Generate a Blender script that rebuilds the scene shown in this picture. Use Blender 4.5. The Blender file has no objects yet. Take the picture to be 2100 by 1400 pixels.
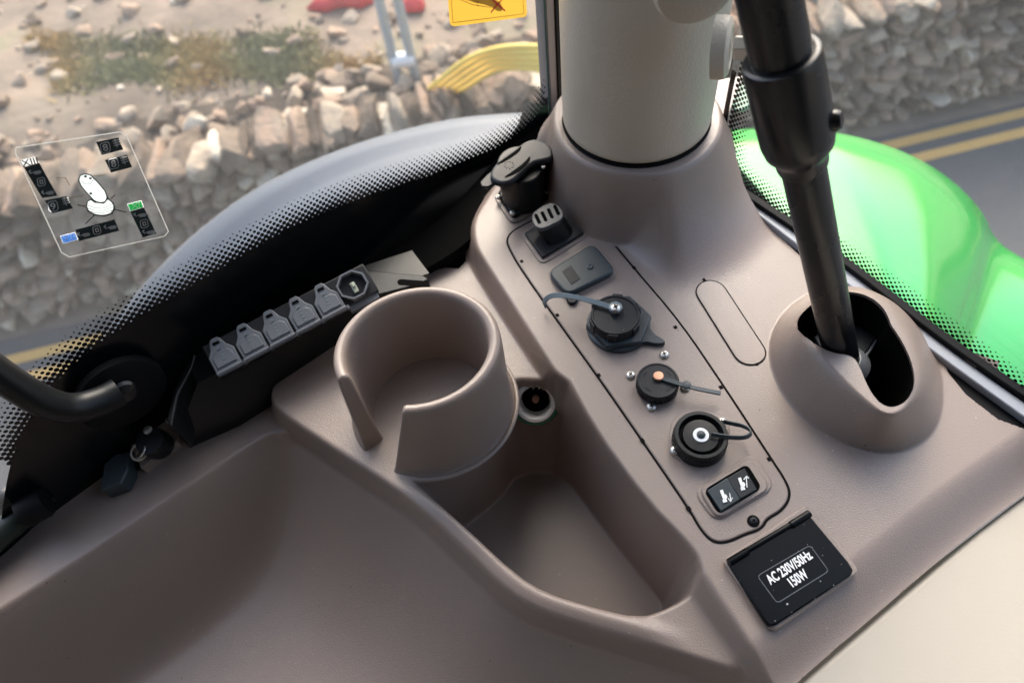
import bpy, bmesh, math, random
import numpy as np
from mathutils import Vector, Matrix
from mathutils import noise as mnoise
random.seed(7)
rng = np.random.default_rng(7)
SC = bpy.context.scene
COL = SC.collection
D = 2.0                      # height of the console deck above the ground
# ------------------------------------------------------------------ camera
F = 1500.; CX, CY = 1050., 700.
n_ = np.array([150, -1000, -F]); n_ /= np.linalg.norm(n_); up_ = -n_
fw_ = np.array([0, 0, -1.]); Y_ = fw_ - fw_.dot(up_)*up_; Y_ /= np.linalg.norm(Y_); X_ = np.cross(Y_, up_)
R = np.array([X_, Y_, up_]); CAM = np.array([0, 0, D+.40])
cd = bpy.data.cameras.new('camera'); cam = bpy.data.objects.new('camera', cd); COL.objects.link(cam)
cd.sensor_width = 36; cd.lens = 36*F/2100; cd.clip_start = .01; cd.clip_end = 200
m4 = Matrix([list(R[0])+[CAM[0]], list(R[1])+[CAM[1]], list(R[2])+[CAM[2]], [0, 0, 0, 1]])
cam.matrix_world = m4
cd.dof.use_dof = True; cd.dof.focus_distance = .42; cd.dof.aperture_fstop = 7.6
SC.camera = cam
# ------------------------------------------------------------------ light
W = bpy.data.worlds.new('World'); SC.world = W; W.use_nodes = True
wn = W.node_tree.nodes; wl = W.node_tree.links
sky = wn.new('ShaderNodeTexSky'); sky.sky_type = 'NISHITA'; sky.sun_disc = False
SUN_EL, SUN_AZ = math.radians(42), math.radians(8)
sky.sun_elevation = SUN_EL; sky.sun_rotation = SUN_AZ; sky.air_density = 1.0; sky.dust_density = 4; sky.ozone_density = .6
bgn = wn['Background']; bgn.inputs['Strength'].default_value = .15
wl.new(sky.outputs[0], bgn.inputs['Color'])
sd = bpy.data.lights.new('sun', 'SUN'); sd.energy = .5; sd.angle = math.radians(40); sd.color = (1, .975, .95)
so = bpy.data.objects.new('sun', sd); COL.objects.link(so)
sdir = Vector((math.sin(SUN_AZ)*math.cos(SUN_EL), math.cos(SUN_AZ)*math.cos(SUN_EL), math.sin(SUN_EL)))
so.rotation_euler = sdir.to_track_quat('Z', 'Y').to_euler(); so.location = (0, 0, 6)
SC.view_settings.view_transform = 'Standard'; SC.view_settings.look = 'None'
SC.view_settings.exposure = 1.85; SC.view_settings.gamma = 1
SC.cycles.max_bounces = 10; SC.cycles.transparent_max_bounces = 16

# ------------------------------------------------------------------ pixel helpers (authoring: photo point + height -> world point)
def ray(px, py): return R@np.array([px-CX, -(py-CY), -F])
def P(px, py, z=0.):
    d = ray(px, py); return CAM + d*((D+z-CAM[2])/d[2])
def PG(px, py, z):
    d = ray(px, py); return CAM + d*((z-CAM[2])/d[2])
def dep(px, py, d): return CAM + ray(px, py)/F*d
def pts(l, z=0.): return np.array([P(a, b, z)[:2] for a, b in l])
def chaikin(p, n=2, closed=True):
    p = np.array(p, float)
    for _ in range(n):
        if closed: q = np.roll(p, -1, 0); p = np.stack([.75*p+.25*q, .25*p+.75*q], 1).reshape(-1, p.shape[1])
        else:
            a, b = p[:-1], p[1:]; m = np.stack([.75*a+.25*b, .25*a+.75*b], 1).reshape(-1, p.shape[1]); p = np.vstack([p[:1], m, p[-1:]])
    return p
def rnd(p, r, n=6):        # round the corners of a closed outline by a radius-like length
    p = np.array(p, float); out = []
    for i in range(len(p)):
        a, b, c = p[i-1], p[i], p[(i+1) % len(p)]; u = a-b; v = c-b; lu = np.linalg.norm(u); lv = np.linalg.norm(v); k = min(r, .45*lu, .45*lv)
        A = b+u/lu*k; B = b+v/lv*k
        for t in np.linspace(0, 1, n): out.append((1-t)**2*A+2*t*(1-t)*b+t*t*B)
    return out
def resample(p, step, closed=True):
    p = np.array(p, float)
    if closed: p = np.vstack([p, p[:1]])
    s = np.r_[0, np.cumsum(np.linalg.norm(np.diff(p, axis=0), axis=1))]
    n = max(3, int(round(s[-1]/step))); t = np.linspace(0, s[-1], n+1)
    q = np.stack([np.interp(t, s, p[:, i]) for i in range(p.shape[1])], 1)
    return q[:-1] if closed else q
def sdf(X, Y, poly):          # >0 inside
    d = np.full(X.shape, 1e9); ins = np.zeros(X.shape, bool); n = len(poly)
    for i in range(n):
        a = poly[i]; b = poly[(i+1) % n]; e = b-a; L = e@e
        if L < 1e-14: continue
        t = np.clip(((X-a[0])*e[0]+(Y-a[1])*e[1])/L, 0, 1)
        d = np.minimum(d, (X-a[0]-t*e[0])**2+(Y-a[1]-t*e[1])**2)
        if a[1] != b[1]:
            c = ((a[1] > Y) != (b[1] > Y)) & (X < (b[0]-a[0])*(Y-a[1])/(b[1]-a[1])+a[0]); ins ^= c
    d = np.sqrt(d); return np.where(ins, d, -d)

# ------------------------------------------------------------------ materials
MATS = {}
def mat(name, col, rough=.5, metal=0., bump=0., bscale=900., var=0., vscale=30., speck=0., coat=0., spec=.5, rvar=0., emis=None):
    m = bpy.data.materials.new(name); m.use_nodes = True; nt = m.node_tree; b = nt.nodes['Principled BSDF']
    L = nt.links.new; N = nt.nodes.new
    b.inputs['Base Color'].default_value = (*col, 1); b.inputs['Roughness'].default_value = rough
    b.inputs['Metallic'].default_value = metal; b.inputs['Specular IOR Level'].default_value = spec
    b.inputs['Coat Weight'].default_value = coat; b.inputs['Coat Roughness'].default_value = .08
    tc = N('ShaderNodeTexCoord'); o = tc.outputs['Object']; csock = None
    if var > 0:
        nz = N('ShaderNodeTexNoise'); nz.inputs['Scale'].default_value = vscale; nz.inputs['Detail'].default_value = 5; L(o, nz.inputs['Vector'])
        mx = N('ShaderNodeMix'); mx.data_type = 'RGBA'; mx.inputs[6].default_value = (*[c*(1-var) for c in col], 1); mx.inputs[7].default_value = (*[min(1, c*(1+var)) for c in col], 1)
        L(nz.outputs['Fac'], mx.inputs[0]); csock = mx.outputs[2]
    if speck > 0:
        for k, (sc, cc, th) in enumerate([(230, (.46, .44, .42), .055), (120, (.05, .045, .04), .045), (520, (.38, .36, .34), .08)]):
            vo = N('ShaderNodeTexVoronoi'); vo.inputs['Scale'].default_value = sc; L(o, vo.inputs['Vector'])
            wn1 = N('ShaderNodeTexNoise'); wn1.inputs['Scale'].default_value = 22+9*k; L(o, wn1.inputs['Vector'])
            lt = N('ShaderNodeMath'); lt.operation = 'MULTIPLY'; lt.inputs[1].default_value = 2.2*th*speck; L(wn1.outputs['Fac'], lt.inputs[0])
            c = N('ShaderNodeMath'); c.operation = 'LESS_THAN'; L(vo.outputs['Distance'], c.inputs[0]); L(lt.outputs[0], c.inputs[1])
            rr = N('ShaderNodeSeparateColor'); L(vo.outputs['Color'], rr.inputs[0])
            g = N('ShaderNodeMath'); g.operation = 'GREATER_THAN'; L(rr.outputs[0], g.inputs[0]); g.inputs[1].default_value = [.90, .86, .88][k]
            f = N('ShaderNodeMath'); f.operation = 'MULTIPLY'; L(c.outputs[0], f.inputs[0]); L(g.outputs[0], f.inputs[1])
            mx = N('ShaderNodeMix'); mx.data_type = 'RGBA'; mx.inputs[7].default_value = (*cc, 1)
            if csock: L(csock, mx.inputs[6])
            else: mx.inputs[6].default_value = (*col, 1)
            L(f.outputs[0], mx.inputs[0]); csock = mx.outputs[2]
    if csock: L(csock, b.inputs['Base Color'])
    if rvar > 0:
        nz = N('ShaderNodeTexNoise'); nz.inputs['Scale'].default_value = 16; nz.inputs['Detail'].default_value = 8; L(o, nz.inputs['Vector'])
        mr = N('ShaderNodeMapRange'); mr.inputs[3].default_value = max(0, rough-rvar); mr.inputs[4].default_value = rough+rvar
        L(nz.outputs['Fac'], mr.inputs[0]); L(mr.outputs[0], b.inputs['Roughness'])
    if bump > 0:
        nz = N('ShaderNodeTexNoise'); nz.inputs['Scale'].default_value = bscale; nz.inputs['Detail'].default_value = 3; L(o, nz.inputs['Vector'])
        bp = N('ShaderNodeBump'); bp.inputs['Strength'].default_value = bump; bp.inputs['Distance'].default_value = .0004
        L(nz.outputs['Fac'], bp.inputs['Height']); L(bp.outputs[0], b.inputs['Normal'])
    if emis: b.inputs['Emission Color'].default_value = (*emis[0], 1); b.inputs['Emission Strength'].default_value = emis[1]
    MATS[name] = m; return m
M_plas = mat('console_plastic', (.252, .197, .168), .33, bump=.5, bscale=1300, var=.08, vscale=11, speck=1.15, rvar=.11, spec=.6)
M_beige = mat('beige_plastic', (.47, .425, .36), .6, spec=.2, bump=.12, bscale=900, speck=.8, var=.03)
M_leather = mat('grained_vinyl', (.50, .44, .355), .42, bump=1., bscale=560, var=.04)
M_black = mat('black_plastic', (.008, .009, .010), .38, bump=.2, bscale=800, rvar=.1, speck=.3, spec=.3)
M_satin = mat('satin_black_paint', (.008, .008, .009), .27, rvar=.06)
M_rubber = mat('black_rubber', (.006, .006, .007), .6, bump=.2, var=.2, spec=.15)
M_hole = mat('dark_cavity', (.003, .003, .003), .9, spec=.05)
M_gap = mat('gap_shade_black', (.006, .005, .005), .8, spec=.1)  # flat black standing in for shade in gaps and notches; also the sill bed
M_grey = mat('slate_grey_plastic', (.032, .044, .050), .42, bump=.2, bscale=900, rvar=.08, speck=.7)
M_grey2 = mat('charcoal_plastic', (.016, .017, .020), .42, bump=.2, rvar=.08, speck=.6, spec=.3)
M_cap = mat('cap_sheen_grey', (.13, .142, .16), .32, bump=.2, rvar=.08)  # grey raised so the colour carries the sky reflected in the caps
M_strap = mat('strap_grey_plastic', (.15, .19, .21), .42, rvar=.08)
M_steel = mat('zinc_steel', (.62, .60, .56), .42, 1., bump=.2, rvar=.1)
M_copper = mat('copper_rivet', (.62, .33, .22), .42, .8, rvar=.1)
M_white = mat('white_print', (.8, .8, .8), .5)
M_whiteR = mat('white_ring_plastic', (.78, .8, .82), .4)
M_lipm = mat('aluminium_ring', (.80, .77, .74), .4, .0, rvar=.1)
M_greenring = mat('green_glass_ring', (.005, .16, .08), .12, coat=.8)
M_lidblack = mat('gloss_black_lid', (.004, .005, .006), .18, speck=1.5, rvar=.05, spec=.12)
M_frit = mat('ceramic_frit', (.004, .005, .006), .25, spec=.35)
M_trim = mat('light_grey_trim', (.30, .32, .36), .35, rvar=.05)
M_yellow = mat('yellow_sticker', (.72, .40, .02), .45, bump=.1, var=.06)
M_ink = mat('printed_ink', (.02, .02, .02), .6)
M_redink = mat('red_ink', (.55, .02, .02), .6)
M_brownink = mat('brown_ink', (.30, .16, .01), .6)
M_decalblk = mat('decal_black', (.006, .02, .024), .4)
M_pale = mat('decal_pale', (.66, .78, .78), .5)
M_dgreen = mat('decal_green', (.05, .38, .12), .5)
M_dblue = mat('decal_blue', (.10, .28, .70), .5)
def film_mat(name, col):
    m = bpy.data.materials.new(name); m.use_nodes = True; nt = m.node_tree; nt.nodes.clear(); N = nt.nodes.new; L = nt.links.new
    o_ = N('ShaderNodeOutputMaterial'); d_ = N('ShaderNodeBsdfDiffuse'); t_ = N('ShaderNodeBsdfTranslucent'); x = N('ShaderNodeMixShader'); x.inputs[0].default_value = .75
    d_.inputs[0].default_value = (*col, 1); t_.inputs[0].default_value = (*col, 1); L(d_.outputs[0], x.inputs[1]); L(t_.outputs[0], x.inputs[2]); L(x.outputs[0], o_.inputs[0]); return m
M_pale = film_mat('decal_pale_film', (.86, .95, .95)); M_dwhite = film_mat('decal_white_film', (.95, .95, .95)); M_dgreen = film_mat('decal_green_film', (.02, .27, .06)); M_dblue = film_mat('decal_blue_film', (.05, .17, .52)); M_yellow = film_mat('yellow_sticker_film', (.60, .36, .05))
M_fender = mat('black_fender_plastic', (.075, .088, .11), .48, rvar=.03, spec=.55)
M_greenp = mat('green_paint', (.010, .37, .045), .14, coat=.5, rvar=.04, var=.05, vscale=3)
M_ypipe = mat('yellow_pipe', (.95, .66, .12), .4)
M_fence = mat('galvanised_tube', (.40, .46, .50), .4, .3, var=.1)
M_red = mat('red_netting', (.62, .05, .05), .6, var=.3)
M_teal = mat('teal_plastic', (.05, .11, .13), .4)
def glass_mat(name, tint, refl, veil=0.):
    m = bpy.data.materials.new(name); m.use_nodes = True; nt = m.node_tree; nt.nodes.clear(); N = nt.nodes.new; L = nt.links.new
    out = N('ShaderNodeOutputMaterial'); tr = N('ShaderNodeBsdfTransparent'); tr.inputs[0].default_value = (*tint, 1)
    gl = N('ShaderNodeBsdfGlossy'); gl.inputs['Roughness'].default_value = .02
    fr = N('ShaderNodeLayerWeight'); fr.inputs[0].default_value = .5
    pw = N('ShaderNodeMath'); pw.operation = 'POWER'; pw.inputs[1].default_value = 5; L(fr.outputs['Facing'], pw.inputs[0])
    mu = N('ShaderNodeMath'); mu.operation = 'MULTIPLY_ADD'; mu.inputs[1].default_value = .5*refl; mu.inputs[2].default_value = .02*refl; L(pw.outputs[0], mu.inputs[0])
    mx = N('ShaderNodeMixShader'); L(mu.outputs[0], mx.inputs[0]); L(tr.outputs[0], mx.inputs[1]); L(gl.outputs[0], mx.inputs[2])
    last = mx.outputs[0]
    if veil > 0:   # light dust film, also put in for the pale haze over the view
        df = N('ShaderNodeBsdfDiffuse'); df.inputs[0].default_value = (.8, .8, .8, 1); tl = N('ShaderNodeBsdfTranslucent'); tl.inputs[0].default_value = (.8, .8, .8, 1)
        ad = N('ShaderNodeMixShader'); L(df.outputs[0], ad.inputs[1]); L(tl.outputs[0], ad.inputs[2])
        m2 = N('ShaderNodeMixShader'); m2.inputs[0].default_value = veil; L(last, m2.inputs[1]); L(ad.outputs[0], m2.inputs[2]); last = m2.outputs[0]
    L(last, out.inputs[0]); return m
M_glass = glass_mat('window_glass', (.97, .985, .975), 1., .038)
M_decal = glass_mat('clear_film', (.86, .87, .87), 1.2, .06)
def rock_mat(name, stops, bump=.6, scale=9., use_attr=True):
    m = bpy.data.materials.new(name); m.use_nodes = True; nt = m.node_tree; b = nt.nodes['Principled BSDF']; N = nt.nodes.new; L = nt.links.new
    b.inputs['Roughness'].default_value = .85; b.inputs['Specular IOR Level'].default_value = .25
    tc = N('ShaderNodeTexCoord'); at = N('ShaderNodeAttribute'); at.attribute_name = 'tone'
    nz = N('ShaderNodeTexNoise'); nz.inputs['Scale'].default_value = scale; nz.inputs['Detail'].default_value = 7; L(tc.outputs['Object'], nz.inputs['Vector'])
    mm = N('ShaderNodeMath'); mm.operation = 'MULTIPLY_ADD'; mm.inputs[1].default_value = .75; mm.inputs[2].default_value = -.37; L(nz.outputs['Fac'], mm.inputs[0])
    ad = N('ShaderNodeMath'); ad.operation = 'ADD'; L(mm.outputs[0], ad.inputs[0])
    if use_attr: L(at.outputs['Fac'], ad.inputs[1])
    else:
        n2 = N('ShaderNodeTexNoise'); n2.inputs['Scale'].default_value = scale*.17; n2.inputs['Detail'].default_value = 3; L(tc.outputs['Object'], n2.inputs['Vector']); L(n2.outputs['Fac'], ad.inputs[1])
    cr = N('ShaderNodeValToRGB'); e = cr.color_ramp.elements
    e[0].position = stops[0][0]; e[0].color = (*stops[0][1], 1); e[1].position = stops[-1][0]; e[1].color = (*stops[-1][1], 1)
    for p_, c_ in stops[1:-1]: x = e.new(p_); x.color = (*c_, 1)
    L(ad.outputs[0], cr.inputs[0]); L(cr.outputs[0], b.inputs['Base Color'])
    n3 = N('ShaderNodeTexNoise'); n3.inputs['Scale'].default_value = scale*5; n3.inputs['Detail'].default_value = 6; L(tc.outputs['Object'], n3.inputs['Vector'])
    bp = N('ShaderNodeBump'); bp.inputs['Strength'].default_value = bump; bp.inputs['Distance'].default_value = .02; L(n3.outputs['Fac'], bp.inputs['Height']); L(bp.outputs[0], b.inputs['Normal'])
    return m
STONE = [(0.0, (0.053, 0.04, 0.028)), (0.2, (0.138, 0.1, 0.069)), (0.36, (0.233, 0.175, 0.123)), (0.5, (0.36, 0.245, 0.167)), (0.64, (0.265, 0.215, 0.158)), (0.8, (0.445, 0.345, 0.246)), (1.0, (0.678, 0.58, 0.44))]
M_stone = rock_mat('dry_stone', STONE)
M_rubble = rock_mat('rubble_stone', [(a, tuple(min(.9, c*1.12) for c in b)) for a, b in STONE])

# ------------------------------------------------------------------ object builders
ORG = {}
def thing(name, label, cat, loc, group=None):
    o = bpy.data.objects.new(name, None); COL.objects.link(o); o.location = tuple(loc); ORG[o] = np.array(loc, float)
    o.empty_display_size = .01; tag(o, label, cat, group); return o
def tag(o, label=None, cat=None, group=None, kind=None):
    if label: o['label'] = label
    if cat: o['category'] = cat
    if group: o['group'] = group
    if kind: o['kind'] = kind
    return o
class MB:
    def __init__(s): s.v = []; s.f = []; s.tone = []
    def add(s, v, f, tone=None):
        k = len(s.v); s.v += [tuple(map(float, p)) for p in v]; s.f += [tuple(i+k for i in q) for q in f]
        if tone is not None: s.tone += [tone]*len(v)
        return s
    def prism(s, poly, z0, z1):      # poly: Nx2 world, absolute z
        poly = np.array(poly)[:, :2]
        a = sum(poly[i][0]*poly[(i+1) % len(poly)][1]-poly[(i+1) % len(poly)][0]*poly[i][1] for i in range(len(poly)))
        if a < 0: poly = poly[::-1]
        n = len(poly); v = [(p[0], p[1], z0) for p in poly]+[(p[0], p[1], z1) for p in poly]
        f = [tuple(range(n))[::-1], tuple(range(n, 2*n))]+[(i, (i+1) % n, n+(i+1) % n, n+i) for i in range(n)]
        return s.add(v, f)
    def ppx(s, pxs, zt, z0=None, z1=None, smooth=0, rad=0):   # prism from photo outline seen at height zt
        if rad: pxs = rnd(pxs, rad)
        q = pts(pxs, zt)
        if smooth: q = chaikin(q, smooth)
        return s.prism(q, D+(zt if z0 is None else z0), D+(zt if z1 is None else z1))
    def lathe(s, c, ax, prof, seg=40, cap0=True, cap1=True):
        ax = np.array(ax, float); ax /= np.linalg.norm(ax); h = np.array([1., 0, 0]) if abs(ax[0]) < .9 else np.array([0, 1., 0])
        u = np.cross(ax, h); u /= np.linalg.norm(u); w = np.cross(ax, u); v = []; f = []; n = len(prof)
        for r, z in prof:
            for k in range(seg):
                a = 2*math.pi*k/seg; v.append(np.array(c)+ax*z+(u*math.cos(a)+w*math.sin(a))*r)
        for i in range(n-1):
            for k in range(seg): f.append((i*seg+k, i*seg+(k+1) % seg, (i+1)*seg+(k+1) % seg, (i+1)*seg+k))
        if cap0: f.append(tuple(range(seg))[::-1])
        if cap1: f.append(tuple((n-1)*seg+k for k in range(seg)))
        return s.add(v, f)
    def tube(s, path, r, seg=14):
        path = [np.array(p, float) for p in path]; v = []; f = []; n = len(path); u = None
        for i, p in enumerate(path):
            t = path[min(i+1, n-1)]-path[max(i-1, 0)]; t /= np.linalg.norm(t)
            if u is None: u = np.cross(t, [0, 0, 1.]) if abs(t[2]) < .9 else np.cross(t, [1., 0, 0])
            u = u-t*(u@t); u /= np.linalg.norm(u); w = np.cross(t, u); rr = r[i] if hasattr(r, '__len__') else r
            for k in range(seg):
                a = 2*math.pi*k/seg; v.append(p+(u*math.cos(a)+w*math.sin(a))*rr)
        for i in range(n-1):
            for k in range(seg): f.append((i*seg+k, i*seg+(k+1) % seg, (i+1)*seg+(k+1) % seg, (i+1)*seg+k))
        f.append(tuple(range(seg))[::-1]); f.append(tuple((n-1)*seg+k for k in range(seg)))
        return s.add(v, f)
    def ribbon(s, path, w, th, side):         # strap: side = direction(s) of its width
        path = [np.array(p, float) for p in path]; v = []; f = []; n = len(path)
        for i, p in enumerate(path):
            t = path[min(i+1, n-1)]-path[max(i-1, 0)]; t /= np.linalg.norm(t)
            sd_ = np.array(side[i] if np.ndim(side) > 1 else side, float); sd_ = sd_-t*(sd_@t); sd_ /= np.linalg.norm(sd_); nn_ = np.cross(t, sd_)
            ww = w[i] if hasattr(w, '__len__') else w
            for a, b in ((-.5, -.5), (.5, -.5), (.5, .5), (-.5, .5)): v.append(p+sd_*ww*a+nn_*th*b)
        for i in range(n-1):
            for k in range(4): f.append((i*4+k, i*4+(k+1) % 4, i*4+4+(k+1) % 4, i*4+4+k))
        f.append((3, 2, 1, 0)); f.append(tuple((n-1)*4+k for k in range(4)))
        return s.add(v, f)
    def grid(s, rows, closed=False):
        n = len(rows); m = len(rows[0]); v = [p for r in rows for p in r]; f = []
        for i in range(n-1):
            for k in range(m if closed else m-1): f.append((i*m+k, i*m+(k+1) % m, (i+1)*m+(k+1) % m, (i+1)*m+k))
        return s.add(v, f)
    def build(s, name, m, parent=None, bevel=0., angle=35., sub=0, solid=0., segs=2, fixn=True):
        org = ORG[parent] if parent is not None else None
        v = np.array(s.v)
        if org is None: c = v.mean(0); org = np.array([c[0], c[1], v[:, 2].min()])
        me = bpy.data.meshes.new(name); me.from_pydata([tuple(p) for p in v-org], [], s.f); me.update()
        if s.tone:
            a = me.attributes.new('tone', 'FLOAT', 'POINT'); a.data.foreach_set('value', np.array(s.tone, 'f'))
        if fixn or angle:
            bm = bmesh.new(); bm.from_mesh(me)
            if fixn: bmesh.ops.recalc_face_normals(bm, faces=bm.faces)
            for e in bm.edges:
                if len(e.link_faces) == 2 and e.calc_face_angle(0) > math.radians(angle): e.smooth = False
            for f_ in bm.faces: f_.smooth = True
            bm.to_mesh(me); bm.free()
        o = bpy.data.objects.new(name, me); COL.objects.link(o); me.materials.append(m)
        if parent is not None: o.parent = parent
        else: o.location = tuple(org)
        ORG[o] = org
        if solid: md = o.modifiers.new('solid', 'SOLIDIFY'); md.thickness = solid; md.offset = 0
        if bevel:
            md = o.modifiers.new('bevel', 'BEVEL'); md.width = bevel; md.segments = segs; md.limit_method = 'ANGLE'; md.angle_limit = math.radians(40)
            md.harden_normals = False
        if sub: md = o.modifiers.new('sub', 'SUBSURF'); md.levels = sub; md.render_levels = sub
        return o
def px_r(px, py, z, r): return np.linalg.norm(P(px+r, py, z)-P(px, py, z))
def copytree(root, loc, label):
    r = root.copy(); COL.objects.link(r); r.location = loc; r['label'] = label
    for ch in root.children:
        c = ch.copy(); COL.objects.link(c); c.parent = r
        for g in ch.children: d_ = g.copy(); COL.objects.link(d_); d_.parent = c
    return r
def text_mb(body, org, xd, yd, size, bold=0., sx=1.):
    c = bpy.data.curves.new('t', 'FONT'); c.body = body; c.size = size; c.offset = bold; c.align_x = 'CENTER'; c.align_y = 'CENTER'
    o = bpy.data.objects.new('t', c); COL.objects.link(o); bpy.context.view_layer.update()
    me = bpy.data.meshes.new_from_object(o.evaluated_get(bpy.context.evaluated_depsgraph_get()))
    xd = np.array(xd, float); xd /= np.linalg.norm(xd); yd = np.array(yd, float); yd /= np.linalg.norm(yd)
    mb = MB(); mb.add([np.array(org)+xd*v.co.x*sx+yd*v.co.y for v in me.vertices], [tuple(p.vertices) for p in me.polygons])
    bpy.data.objects.remove(o); bpy.data.curves.remove(c); bpy.data.meshes.remove(me); return mb
SCREWN = 0
def screw(parent, c, r, ax=(0, 0, 1), m=None, hexsock=False, rot=None):
    """pan head screw with a cross (or socket) recess"""
    global SCREWN; SCREWN += 1
    ax = np.array(ax, float); ax /= np.linalg.norm(ax)
    b = MB().lathe(c, ax, [(r*1.05, -.0003), (r*1.05, r*.25), (r*.92, r*.5), (r*.6, r*.68), (r*.3, r*.72)], 24); s_ = b.build('screw', m or M_steel, parent)
    h = np.cross(ax, [0, 1., 0]); h /= np.linalg.norm(h); w = np.cross(ax, h); a = random.uniform(0, 1.5) if rot is None else rot
    k = MB(); t = np.array(c)+ax*(r*.74)
    if hexsock: k.lathe(np.array(c)+ax*(r*.70), ax, [(r*.38, 0), (r*.38, r*.06)], 6)
    else:
        for j in (0, 1):
            u = h*math.cos(a+j*math.pi/2)+w*math.sin(a+j*math.pi/2); q = np.cross(ax, u); v = []
            for zz in (-.04*r, .05*r+.002*r*j):
                for l, x in ((-.5, -.11), (.5, -.11), (.5, .11), (-.5, .11)): v.append(t+ax*zz+u*l*r+q*x*r)
            k.add(v, [(0, 1, 2, 3), (4, 5, 6, 7), (0, 1, 5, 4), (1, 2, 6, 5), (2, 3, 7, 6), (3, 0, 4, 7)])
    k.build('recess', M_hole, s_, angle=30); return s_
def strip_px(pxs, width_px, z, closed=True, step=.0015):   # flat ribbon polyline following a photo outline on a level plane
    q = pts(pxs, z)
    q = resample(q if len(pxs) > 22 and closed and len(pxs) == 24 else chaikin(q, 2, closed), step, closed); w = width_px
    n = len(q); nrm = []
    for i in range(n):
        t = q[(i+1) % n]-q[i-1] if closed else q[min(i+1, n-1)]-q[max(i-1, 0)]; t /= np.linalg.norm(t); nrm.append((-t[1], t[0]))
    nrm = np.array(nrm); A = q+nrm*w/2; B = q-nrm*w/2
    return A, B
def flat_strip(pxs, w, zsee, z0, closed=True):
    A, B = strip_px(pxs, w, zsee, closed)
    a = [np.array([*p, D+z0]) for p in A]; b = [np.array([*p, D+z0]) for p in B]
    m = MB()
    if closed: a.append(a[0]); b.append(b[0])
    return m.grid([a, b])

# ================================================================== CONSOLE (one moulded surface)
H = .0008
gx = np.arange(-.44, .36, H); gy = np.arange(-.04, .50, H)
X, Y = np.meshgrid(gx, gy); Z = np.zeros_like(X)
def sm(t): t = np.clip(t, 0, 1); return t*t*(3-2*t)
def ratio(top, bot):
    dt = sdf(X, Y, top); db = -sdf(X, Y, bot)
    return np.where(dt <= 0, 0, np.where(db <= 0, 1, dt/(np.maximum(dt, 0)+np.maximum(db, 0)+1e-9)))
def blur(A, r):        # repeated box filter
    k = max(1, int(round(r/H)))
    for _ in range(3):
        for ax in (0, 1):
            B = np.moveaxis(A, ax, 0); Bp = np.concatenate([np.repeat(B[:1], k+1, 0), B, np.repeat(B[-1:], k, 0)], 0); c = np.cumsum(Bp, 0)
            B = (c[2*k+1:]-c[:-2*k-1])/(2*k+1); A = np.moveaxis(B, 0, ax)
    return A
# collar swelling up to the pillar
PC = np.array([.1082, .4010]); PR = .0500
r_ = np.hypot(X-PC[0], (Y-PC[1])); s_ = np.clip((r_-PR-.0085)/.062, 0, 1); collar = .058*(1-s_)**2.6
PANQ = pts([(1038, 492), (1068, 552), (1130, 640), (1300, 890), (1600, 1000), (1490, 800), (1300, 550), (1222, 455), (1192, 414), (1150, 404), (1100, 380), (1040, 430)])
Z += collar*(1-blur(sm(np.clip((sdf(X, Y, PANQ)+.026)/.018, 0, 1)), .005)*sm(np.clip((r_-PR-.006)/.012, 0, 1)))
# everything left of the socket ridge lies lower
WC = np.array([[-1, -.6], [-1, 1.3]])
crest = chaikin(pts([(1050, 330), (1010, 395), (985, 430), (970, 460), (975, 505), (1000, 545), (1092, 690), (1215, 885), (1330, 1038), (1405, 1115), (1450, 1185), (1475, 1225), (1520, 1292), (1570, 1372), (1620, 1450), (1680, 1560)]), 2, False)
foot = chaikin(pts([(1020, 320), (975, 390), (957, 430), (950, 470), (953, 515), (968, 550), (1062, 700), (1140, 812), (1200, 920), (1300, 1075), (1380, 1165), (1432, 1245), (1490, 1320), (1545, 1392), (1590, 1460), (1640, 1570)], -.018), 2, False)
cl = lambda a: np.vstack([a, [[-.2, -.6]], WC, [[a[0][0], 1.3]]])
t = ratio(cl(crest), cl(foot)); e = .55*t+.45*sm(t); Z = Z*(1-e)+(-.018)*e
# storage bin
bt = [(1040, 776, -.018), (1152, 780, -.017), (1218, 888, -.003), (1330, 1038, 0), (1395, 1103, -.001), (1437, 1160, -.004), (1424, 1205, -.010), (1368, 1243, -.016), (1310, 1264, -.018), (1210, 1243, -.02), (1120, 1215, -.02), (1060, 1178, -.02), (960, 1085, -.02), (872, 1008, -.02), (848, 985, -.02), (900, 965, -.018), (960, 928, -.018), (1010, 870, -.018), (1034, 815, -.018)]
bb = [(1062, 966), (1158, 968), (1240, 1080), (1330, 1195), (1372, 1248), (1340, 1290), (1292, 1300), (1205, 1283), (1125, 1252), (1065, 1215), (990, 1140), (932, 1090), (950, 1078), (1020, 1020)]
BT = chaikin(np.array([P(*q)[:2] for q in bt]), 1); BB = chaikin(pts(bb, -.105), 1)
t = ratio(BT, BB); e = .8*t+.2*sm(t); Z = Z*(1-e)+(-.105)*e
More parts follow.
